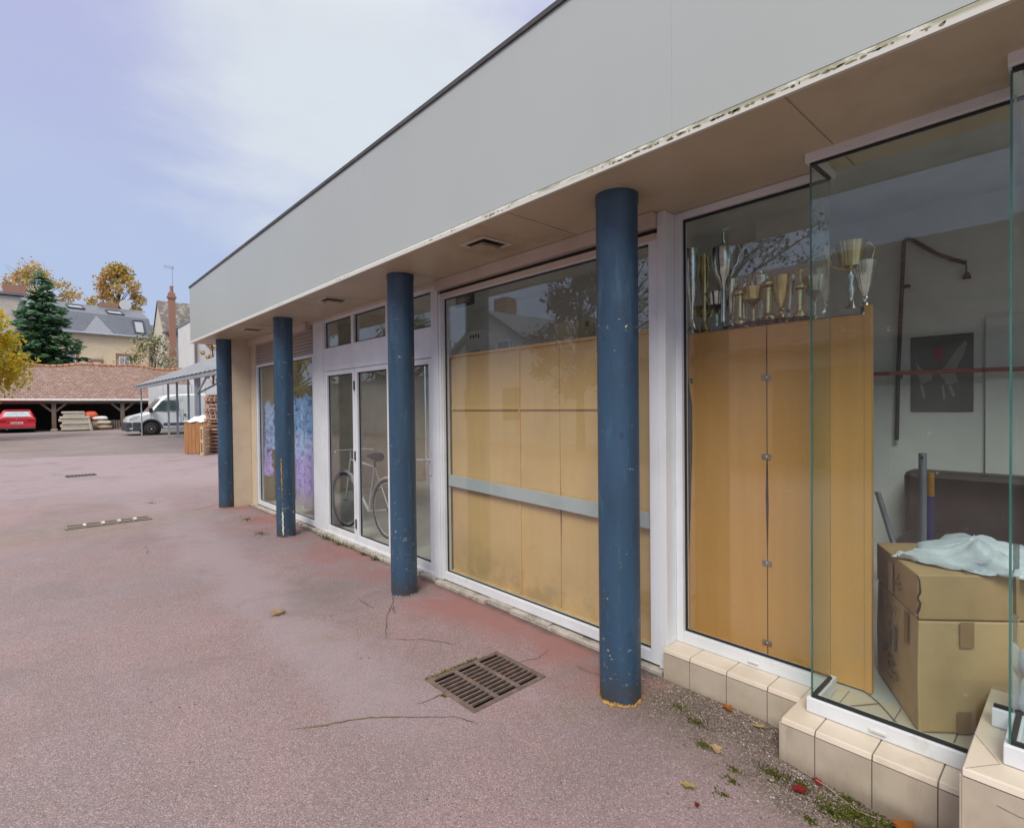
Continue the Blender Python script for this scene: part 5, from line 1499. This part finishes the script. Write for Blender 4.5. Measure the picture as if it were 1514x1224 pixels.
# white pool of sheets stored under the roof
o = Thing('white_shed_panel', 'pale grey panelled shed wall behind the van under the carport', 'shed', (8.5, 37.8, .2))
mb = MB()
for i in range(9): mb.box(5.3 + i * .75, 37.8, .15, 6.03 + i * .75, 37.9, 3.1)
o.part('panels', mb, HWHITE); o.part('door', MB().box(7.7, 37.77, .2, 8.4, 37.8, 2.1), CARGLASS)

# ------------------------------------------------------------------ timber crate, pallets
def timber_crate():
    x0, y0, z0 = 4.02, 21.35, gz(4, 21)
    t = Thing('timber_crate', 'big brown upright boarded crate with a white cover in front of the carport', 'crate', (x0, y0, z0))
    d = Vector((.80, -.60, 0)).normalized(); e = Vector((.60, .80, 0)).normalized()
    for (o, v, L_) in ((Vector((x0, y0, z0)), d, .86), (Vector((x0, y0, z0)) + d * .86, e, .8), (Vector((x0, y0, z0)), e, .8)):
        k = 7
        for i in range(k):
            a, b = o + v * L_ * i / k, o + v * L_ * (i + .93) / k
            h = 1.08 + R.uniform(-.02, .02)
            t.part('plank', MB().beam((a + b) / 2 + Vector((0, 0, .02)), (a + b) / 2 + Vector((0, 0, h)), L_ / k * .93, .03, 0, tuple(Vector((-v.y, v.x, 0)))), CRATEWOOD)
    c = Vector((x0, y0, z0)) + d * .43 + e * .4
    vs = []; n = 9
    for j in range(n):
        for i in range(n):
            u, v = i / (n - 1) - .5, j / (n - 1) - .5
            p = c + d * .95 * u + e * .9 * v
            vs.append((p.x, p.y, z0 + 1.12 + .22 * (1 - 4 * u * u) * (1 - 4 * v * v) + .03 * math.sin(i * 2.1 + j * 1.3)))
    mb = MB().add(vs, [(j * n + i, j * n + i + 1, (j + 1) * n + i + 1, (j + 1) * n + i) for j in range(n - 1) for i in range(n - 1)])
    t.part('cover', mb, PAPER, smooth=60)
timber_crate()

def pallet_proto(label, mat):
    t = Thing('pallet', label, 'pallet', (0, 0, 0), 'pallets by the crate', world=False)
    mb = MB()
    for i in range(7): mb.box(-.5 + i * .145, -.4, .10, -.5 + i * .145 + .11, .4, .122)
    t.part('deck', mb, mat)
    mb = MB()
    for y in (-.37, 0, .37): mb.box(-.5, y - .05, .078, .48, y + .05, .0995)
    for x in (-.45, 0, .43):
        for y in (-.37, 0, .37): mb.box(x - .05, y - .05, .022, x + .05, y + .05, .0775)
    t.part('blocks', mb, mat)
    mb = MB()
    for y in (-.37, 0, .37): mb.box(-.5, y - .05, 0, .48, y + .05, .0215)
    t.part('runners', mb, mat)
    return t.e
pa = pallet_proto('pale pallet leaning upright against the timber crate', PALEWOOD)
pb = pallet_proto('bottom pallet of the tall stack beside the crate', PINKWOOD)
ang = math.radians(-38)
pa.rotation_euler = (math.radians(0), math.radians(-80), ang + PI); pa.location = (4.50, 20.52, gz(4.5, 20.5) + .5)
pa.rotation_euler = (math.radians(78), math.radians(90), math.radians(52)); pa.location = (4.43, 20.60, .49)
names = ['second', 'third', 'fourth', 'fifth', 'sixth', 'seventh', 'eighth', 'ninth', 'tenth', 'eleventh', 'twelfth', 'thirteenth', 'fourteenth', 'fifteenth', 'sixteenth', 'seventeenth']
pb.location = (5.22, 20.95, gz(5, 21)); pb.rotation_euler = (0, 0, ang)
for i, nm in enumerate(names):
    copy_tree(pb, (5.22 + R.uniform(-.05, .05), 20.95 + R.uniform(-.04, .04), gz(5, 21) + .1225 * (i + 1)), ang + R.uniform(-.06, .06), (nm + ' pallet up the tall stack beside the crate') if i < len(names) - 1 else 'topmost pallet of the tall stack beside the crate')

# ------------------------------------------------------------------ houses beyond the barn
def gable_house(t, x0, x1, yf, yb, ze, zr, wall, roof, z0=0.0, over=.3, axis='x'):
    """ridge along x"""
    ym = (yf + yb) / 2
    w = MB().prism([(yf, z0), (yb, z0), (yb, ze), (ym, zr - .12), (yf, ze)], 0, x0, x1)
    wo = t.part('wall', w, wall)
    k = (zr - ze) / (ym - yf)
    r = MB(); th = .14
    for s in (1, -1):
        a = (ym, zr); b = ((yf - over) if s > 0 else (yb + over), ze - over * k)
        r.prism([a, b, (b[0], b[1] + th), (a[0], a[1] + th)], 0, x0 - over, x1 + over)
    ro = t.part('roof', r, roof)
    return wo, ro
def window(t, parent, x, z, w, h, y, frame=W_FRAME, brick=True):
    f = MB(); 
    f.box(x - w / 2, y - .05, z, x - w / 2 + .08, y - .003, z + h); f.box(x + w / 2 - .08, y - .05, z, x + w / 2, y - .003, z + h)
    f.box(x - w / 2 + .08, y - .05, z, x + w / 2 - .08, y - .003, z + .08); f.box(x - w / 2 + .08, y - .05, z + h - .08, x + w / 2 - .08, y - .003, z + h)
    f.box(x - .03, y - .045, z + .08, x + .03, y - .004, z + h - .08)
    wo = t.part('window', f, frame)
    t.part('pane', MB().box(x - w / 2 + .08, y - .02, z + .08, x + w / 2 - .08, y - .004, z + h - .08), M('pale curtained pane', L(.45, .47, .52), L(.28, .30, .36), .15, 2), wo)
    if brick:
        s = MB().box(x - w / 2 - .25, y - .02, z - .05, x - w / 2 - .001, y - .002, z + h + .3); s.box(x + w / 2 + .001, y - .02, z - .05, x + w / 2 + .25, y - .002, z + h + .3)
        s.box(x - w / 2 - .001, y - .02, z + h + .002, x + w / 2 + .001, y - .002, z + h + .3)
        t.part('surround', s, BRICK, wo)

# slate roofed sandy house: mansard seen from the long side
def slate_house():
    t = Thing('slate_roofed_house', 'sandy two storey house with a blue grey slate mansard roof behind the barn', 'house', (6.0, 80, .3))
    a, b = Vector((.5, 75.0, 0)), Vector((11.0, 76.6, 0))
    u = (b - a).normalized(); n = Vector((u.y, -u.x, 0))
    def P(s, d, z): q = a + u * s - n * d; return (q.x, q.y, z)
    Lw = (b - a).length
    w = MB(); ze = 10.2
    w.add([P(0, 0, 0), P(Lw, 0, 0), P(Lw, 8, 0), P(0, 8, 0), P(0, 0, ze), P(Lw, 0, ze), P(Lw, 8, ze), P(0, 8, ze)], [(0, 1, 5, 4), (1, 2, 6, 5), (2, 3, 7, 6), (3, 0, 4, 7), (4, 5, 6, 7)])
    wo = t.part('wall', w, HWALL)
    r = MB(); z1, z2 = 12.6, 14.0
    pr = [(-.35, ze), (.9, z1), (4.0, z2), (7.1, z1), (8.35, ze)]
    for (d0, q0), (d1, q1) in zip(pr, pr[1:]):
        r.quad(P(-.3, d0, q0), P(Lw + .2, d0, q0), P(Lw + .2, d1, q1), P(-.3, d1, q1))
    r.add([P(Lw + .2, d, q) for d, q in pr], [tuple(range(5))]); r.add([P(-.3, d, q) for d, q in pr], [tuple(range(4, -1, -1))])
    ro = t.part('roof', r, ZINC)
    t.part('gutter', MB().tube([P(-.3, -.42, ze - .02), P(Lw + .2, -.42, ze - .02)], .13, 8), GALV)
    t.part('downpipe', MB().tube([P(Lw - .05, -.12, ze), P(Lw - .05, -.12, .3)], .09, 8), BUMP)
    # dormer triangle of paler lead
    t.part('dormer', MB().add([P(4.2, -.32, ze + .06), P(7.0, -.32, ze + .06), P(5.6, .62, z1 - .25), P(5.6, 1.3, z1 - .25)], [(0, 1, 2), (1, 3, 2), (0, 2, 3)]), M('pale lead', L(.30, .32, .36), rough=.5), ro)
    def sky(s, d0, q0, d1, q1, w_):
        f = MB(); up = .06
        def Q(ss, f_): return Vector(P(ss, d0 + (d1 - d0) * f_, q0 + (q1 - q0) * f_ + up))
        for (p, q) in (((s, 0), (s, 1)), ((s + w_, 0), (s + w_, 1)), ((s, 0), (s + w_, 0)), ((s, 1), (s + w_, 1))):
            f.beam(Q(*p), Q(*q), .14, .16)
        so = t.part('skylight', f, BUMP, ro)
        g = MB().quad(Q(s, 0), Q(s + w_, 0), Q(s + w_, 1), Q(s, 1)); t.part('pane', g, M('skylight glass', L(.42, .46, .52), rough=.1), so)
    sky(9.1, -.10, ze + .45, .66, z1 - .45, 1.0)
    sky(6.9, 1.3, z1 + .2, 2.5, z1 + .72, 1.5)
    sky(3.4, 1.9, z1 + .5, 3.1, z1 + 1.0, 1.4)
    c = MB(); q = P(7.6, 4.0, 13.7); c.box(q[0] - .9, q[1] - .4, 13.3, q[0] + .9, q[1] + .4, 14.5)
    t.part('chimney', c, BRICK, ro)
    ds = MB(); q = P(9.1, 3.4, 14.3)
    ds.lathe([(.02, 0), (.4, .06), (.62, .18)], (0, 0, 0), 20)
    for i in range(len(ds.v)):
        x, y, z = ds.v[i]; ds.v[i] = (q[0] + x, q[1] - z, q[2] + y + .1)
    ds.tube([(q[0], q[1], q[2] - .9), (q[0], q[1], q[2] + .1)], .04, 6)
    t.part('satellite_dish', ds, HWHITE, ro)
    # windows facing us (wall is nearly square to x)
    for s, z, w_, h in ((8.0, 5.8, 1.1, 2.0), (3.0, 5.8, 1.1, 2.0), (5.4, 6.0, .7, 1.0)):
        p = P(s, 0, z); f = MB(); ho = Vector((u.x, u.y, 0))
        def W(s0, s1, z0, z1, d): 
            return [P(s + s0, -d, z + z0), P(s + s1, -d, z + z0), P(s + s1, -d, z + z1), P(s + s0, -d, z + z1)]
        wo2 = t.part('window', MB().quad(*W(-w_ / 2 - .28, w_ / 2 + .28, -.1, h + .35, .012)), BRICK)
        t.part('frame', MB().quad(*W(-w_ / 2, w_ / 2, 0, h, .03)), W_FRAME, wo2)
        t.part('pane', MB().quad(*W(-w_ / 2 + .12, -.05, .12, h - .12, .04)).quad(*W(.05, w_ / 2 - .12, .12, h - .12, .04)), M('house pane', L(.35, .38, .44), rough=.15), wo2)
slate_house()

t = Thing('low_annex', 'lower annex with a dark slate roof between the two houses', 'house', (12.6, 79, .3))
gable_house(t, 11.15, 14.6, 77.4, 84, 9.5, 12.2, HWALL, M('dark slate', L(.13, .135, .155), L(.17, .165, .175), .6, 2))
t.part('skylight', MB().add([(12.0, 78.35, 10.35), (13.1, 78.35, 10.35), (13.1, 78.75, 10.68), (12.0, 78.75, 10.68)], [(0, 1, 2, 3)]), M('annex skylight', L(.38, .40, .44), rough=.1))

def tall_house():
    t = Thing('narrow_gabled_house', 'tall narrow cream house with lichened roof, brick chimney and television aerial', 'house', (13.2, 72, .3))
    x0, x1, yf, yb, ze, zr = 11.35, 14.6, 69.8, 76.6, 10.4, 14.1
    w = MB().prism([(yf, 0), (yb, 0), (yb, ze), ((yf + yb) / 2, zr - .1), (yf, ze)], 0, x0, x1)
    t.part('wall', w, HPALE)
    ym = (yf + yb) / 2; r = MB()
    r.prism([(ym, zr), (yf - .3, ze - .3), (yf - .3, ze - .15), (ym, zr + .15)], 0, x0 - .12, x1 + .2)
    r.prism([(ym, zr), (yb + .3, ze - .3), (yb + .3, ze - .15), (ym, zr + .15)], 0, x0 - .12, x1 + .2)
    ro = t.part('roof', r, LICHEN)
    t.part('front_wall', MB().box(12.45, yf - .12, 0, x1 + .6, yf - .001, ze - .35), HWHITE)
    c = MB().box(11.75, yf - .5, 0, 12.4, yf - .01, 14.0); c.box(11.65, yf - .58, 14.0, 12.5, yf + .05, 14.25); c.box(11.75, yf - .5, 14.25, 12.4, yf - .02, 14.6)
    co = t.part('chimney', c, BRICK)
    t.part('chimney_pot', MB().lathe([(.2, 0), (.17, .5), (.2, .75)], (12.08, yf - .26, 14.6), 14), BRICK, co, smooth=40)
    a = MB().tube([(12.2, yf - .2, 13.6), (12.2, yf - .2, 17.6)], .035, 6).beam((11.4, yf - .2, 17.5), (12.4, yf - .2, 17.4), .05, .05)
    for i in range(5): a.beam((11.5 + i * .2, yf - .2, 17.2), (11.5 + i * .2, yf - .2, 17.75), .03, .03)
    t.part('aerial', a, GALV)
    t.part('gutter', MB().tube([(12.45, yf - .35, ze - .3), (x1 + .3, yf - .35, ze - .3)], .1, 8), BUMP)
tall_house()
t = Thing('white_panelled_house', 'white walled building with brown downpipes half hidden by the end of the fascia', 'house', (12, 47, .3))
t.part('wall', MB().box(9.45, 46.4, 0, 15, 52, 8.4), HWHITE)
t.part('roof', MB().box(9.4, 46.1, 8.4, 15.2, 52.2, 8.6), CORR)
for x in (9.55, 11.1): t.part('downpipe', MB().tube([(x, 46.3, 0), (x, 46.3, 8.4)], .07, 8), TIMBER)
t.part('string_course', MB().box(9.43, 46.36, 4.55, 15, 46.399, 4.7), BUMP)
t = Thing('corner_house', 'cream gabled house with a wide brick chimney behind the spruce', 'house', (-3, 84, .3))
w = MB().prism([(-7.5, 0), (1.2, 0), (1.2, 12.0), (-.2, 14.6), (-2.6, 14.6), (-7.5, 10.5)], 1, 82.5, 90); t.part('wall', w, HPALE)
r = MB().beam((-8, 82.3, 10.3), (-2.5, 82.3, 14.75), .6, .25).beam((-2.5, 82.3, 14.75), (-.2, 82.3, 14.75), .6, .25).beam((-.2, 82.3, 14.75), (1.5, 82.3, 11.7), .6, .25)
ro = t.part('roof', MB().prism([(-8, 10.2), (-2.6, 14.7), (-.2, 14.7), (1.5, 11.8), (1.5, 12.0), (-.1, 14.95), (-2.7, 14.95), (-8, 10.45)], 1, 82.2, 90.3), ZINC)
t.part('chimney', MB().box(-1.9, 83, 14.4, 0.1, 84, 16.0), BRICK, ro)

# ------------------------------------------------------------------ across the courtyard (seen mirrored in the windows)
t = Thing('facing_shed', 'long low shed with a brown tiled roof across the courtyard, mirrored in the recessed window', 'shed', (-11, 5, 0))
w = MB().box(-14.5, -6, 0, -8.6, 9.6, 3.0); t.part('wall', w, HPALE)
r = MB().prism([(-8.2, 2.8), (-11.4, 5.5), (-14.9, 2.8), (-14.9, 2.95), (-11.4, 5.68), (-8.2, 2.95)], 1, -6.3, 9.9); t.part('roof', r, BARNROOF)
t.part('door', MB().box(-8.6, 3.0, 0, -8.56, 5.6, 2.4), TIMBER)
t = Thing('facing_house', 'white house with a grey roof across the courtyard, mirrored in the big window', 'house', (-11, 18, 0))
w = MB().prism([(14.2, 0), (20.5, 0), (20.5, 3.6), (17.3, 5.4), (14.2, 3.6)], 0, -15, -9.2); t.part('wall', w, HWHITE)
r = MB().prism([(13.9, 3.45), (17.3, 5.45), (20.8, 3.45), (20.8, 3.6), (17.3, 5.62), (13.9, 3.6)], 0, -15.3, -8.9); ro = t.part('roof', r, ZINC)
t.part('chimney', MB().box(-11.6, 18.3, 4.4, -10.9, 19.1, 6.6), BRICK, ro)
wd = MB().box(-9.2, 15.6, 1.0, -9.17, 16.6, 2.3).box(-9.2, 18.2, 1.0, -9.17, 19.2, 2.3); t.part('window', wd, CARGLASS)
t = Thing('courtyard_wall', 'long grey rendered wall across the courtyard, mirrored in the glass doors', 'wall', (-9, 28, 0))
t.part('wall', MB().box(-9.2, 20.9, 0, -9.0, 38, 3.0), IN_WALL); t.part('coping', MB().box(-9.3, 20.9, 3.0, -8.9, 38, 3.1), CONC)
tree('copper_beech', 'dark red leaved tree across the courtyard, mirrored in the big window', (-8.6, 11.9, 0), 6.6, 1.9, 2, 2.0, LEAF_R, 6500, .13, 51, .14, 26)
tree('bare_tree', 'half bare tree behind the facing shed, mirrored beside the trophies', (-16.5, 10.6, 0), 11.5, 4.4, 3, 4.0, LEAF_D, 3600, .15, 53, .26, 44, None, .6)
tree('bare_tree', 'half bare tree near the white house, mirrored beside the blue column', (-15.5, 14.6, 0), 9.8, 2.6, 3, 4.5, LEAF_D, 1500, .13, 59, .18, 30, None, .6)
tree('lime_tree', 'yellow green tree across the courtyard, mirrored in the far shop window', (-8.5, 37.5, 0), 7.8, 3.2, 3, 2.2, [LEAF_Y[2], LEAF_G[1], LEAF_Y[0]], 6000, .2, 61, .2, 34)
tree('lime_tree', 'darker green tree beyond the yellow green one across the courtyard', (-9.5, 46, .2), 7.4, 3.3, 3, 1.8, LEAF_G, 5000, .2, 67, .2, 34)
tree('hedge_tree', 'broad green tree over the grey courtyard wall', (-12.5, 29, 0), 6.8, 3.4, 3, 2.2, LEAF_G, 5000, .2, 71, .2, 34)

# ------------------------------------------------------------------ camera
f_px, W_px = 785.1, 1514.0
yaw, pitch, roll = math.radians(42.34), math.radians(-.817), math.radians(-.608)
s, c = math.sin(yaw), math.cos(yaw)
fw = Vector((s * math.cos(pitch), c * math.cos(pitch), math.sin(pitch)))
rt = Vector((c, -s, 0)); up = rt.cross(fw)
r_ = rt * math.cos(roll) + up * math.sin(roll); u_ = -rt * math.sin(roll) + up * math.cos(roll)
cam = bpy.data.cameras.new('camera'); cam.sensor_width = 36; cam.lens = 36 * f_px / W_px
cam.sensor_fit = 'HORIZONTAL'; cam.clip_start = .05; cam.clip_end = 900
co = bpy.data.objects.new('camera', cam); COL.objects.link(co)
mt = Matrix((r_, u_, -fw)).transposed().to_4x4(); mt.translation = Vector((0, 0, 1.55))
co.matrix_world = mt
scene.camera = co

# ------------------------------------------------------------------ light
SUN_EL, SUN_AZ = math.radians(48), math.radians(238)   # azimuth measured clockwise from +Y
wd = bpy.data.worlds.new('World'); scene.world = wd; wd.use_nodes = True
t = NT(wd.node_tree)
g = t.n('ShaderNodeTexCoord').outputs['Generated']
sk = t.n('ShaderNodeTexSky', sky_type='NISHITA'); sk.sun_disc = False
sk.sun_elevation = SUN_EL; sk.sun_rotation = SUN_AZ; sk.dust_density = 3.0
sp_ = t.n('ShaderNodeSeparateXYZ'); t.l(g, sp_.inputs[0])
zz = sp_.outputs[2]
base = t.mix(t.ramp(zz, 0.0, .65), L(3.0, 3.75, 5.2), L(3.35, 3.45, 5.2))
cl = t.noise(t.scaled(g, 1.0, 1.0, 2.2), 2.1, 7, .55, .3)
hot = t.n('ShaderNodeVectorMath', operation='DOT_PRODUCT'); t.l(g, hot.inputs[0]); hot.inputs[1].default_value = (.40, .73, .56)
veil = t.ramp(t.math('ADD', hot.outputs['Value'], t.math('MULTIPLY', t.math('SUBTRACT', cl, .5), .22)), .915, 1.0)
base = t.mix(t.math('MULTIPLY', veil, .85), base, L(5.3, 5.65, 5.75))
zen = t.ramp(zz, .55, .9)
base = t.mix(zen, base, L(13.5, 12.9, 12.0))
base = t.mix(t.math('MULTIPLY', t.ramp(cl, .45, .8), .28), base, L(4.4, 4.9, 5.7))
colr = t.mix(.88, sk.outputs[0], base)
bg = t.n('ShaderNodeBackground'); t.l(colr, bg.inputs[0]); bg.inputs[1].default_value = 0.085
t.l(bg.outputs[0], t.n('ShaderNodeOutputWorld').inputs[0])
sun = bpy.data.lights.new('sun', 'SUN'); sun.energy = 1.5; sun.angle = math.radians(25); sun.color = (1.0, .93, .84)
so = bpy.data.objects.new('sun', sun); COL.objects.link(so)
dirv = Vector((math.sin(SUN_AZ) * math.cos(SUN_EL), math.cos(SUN_AZ) * math.cos(SUN_EL), math.sin(SUN_EL)))
so.rotation_euler = dirv.to_track_quat('Z', 'Y').to_euler(); so.location = dirv * 60

scene.view_settings.view_transform = 'Standard'; scene.view_settings.look = 'None'
scene.view_settings.exposure = 0.86; scene.view_settings.gamma = 1.0
scene.cycles.max_bounces = 10; scene.cycles.transparent_max_bounces = 16; scene.cycles.diffuse_bounces = 5
scene.cycles.caustics_reflective = False; scene.cycles.caustics_refractive = False
scene.cycles.use_denoising = True
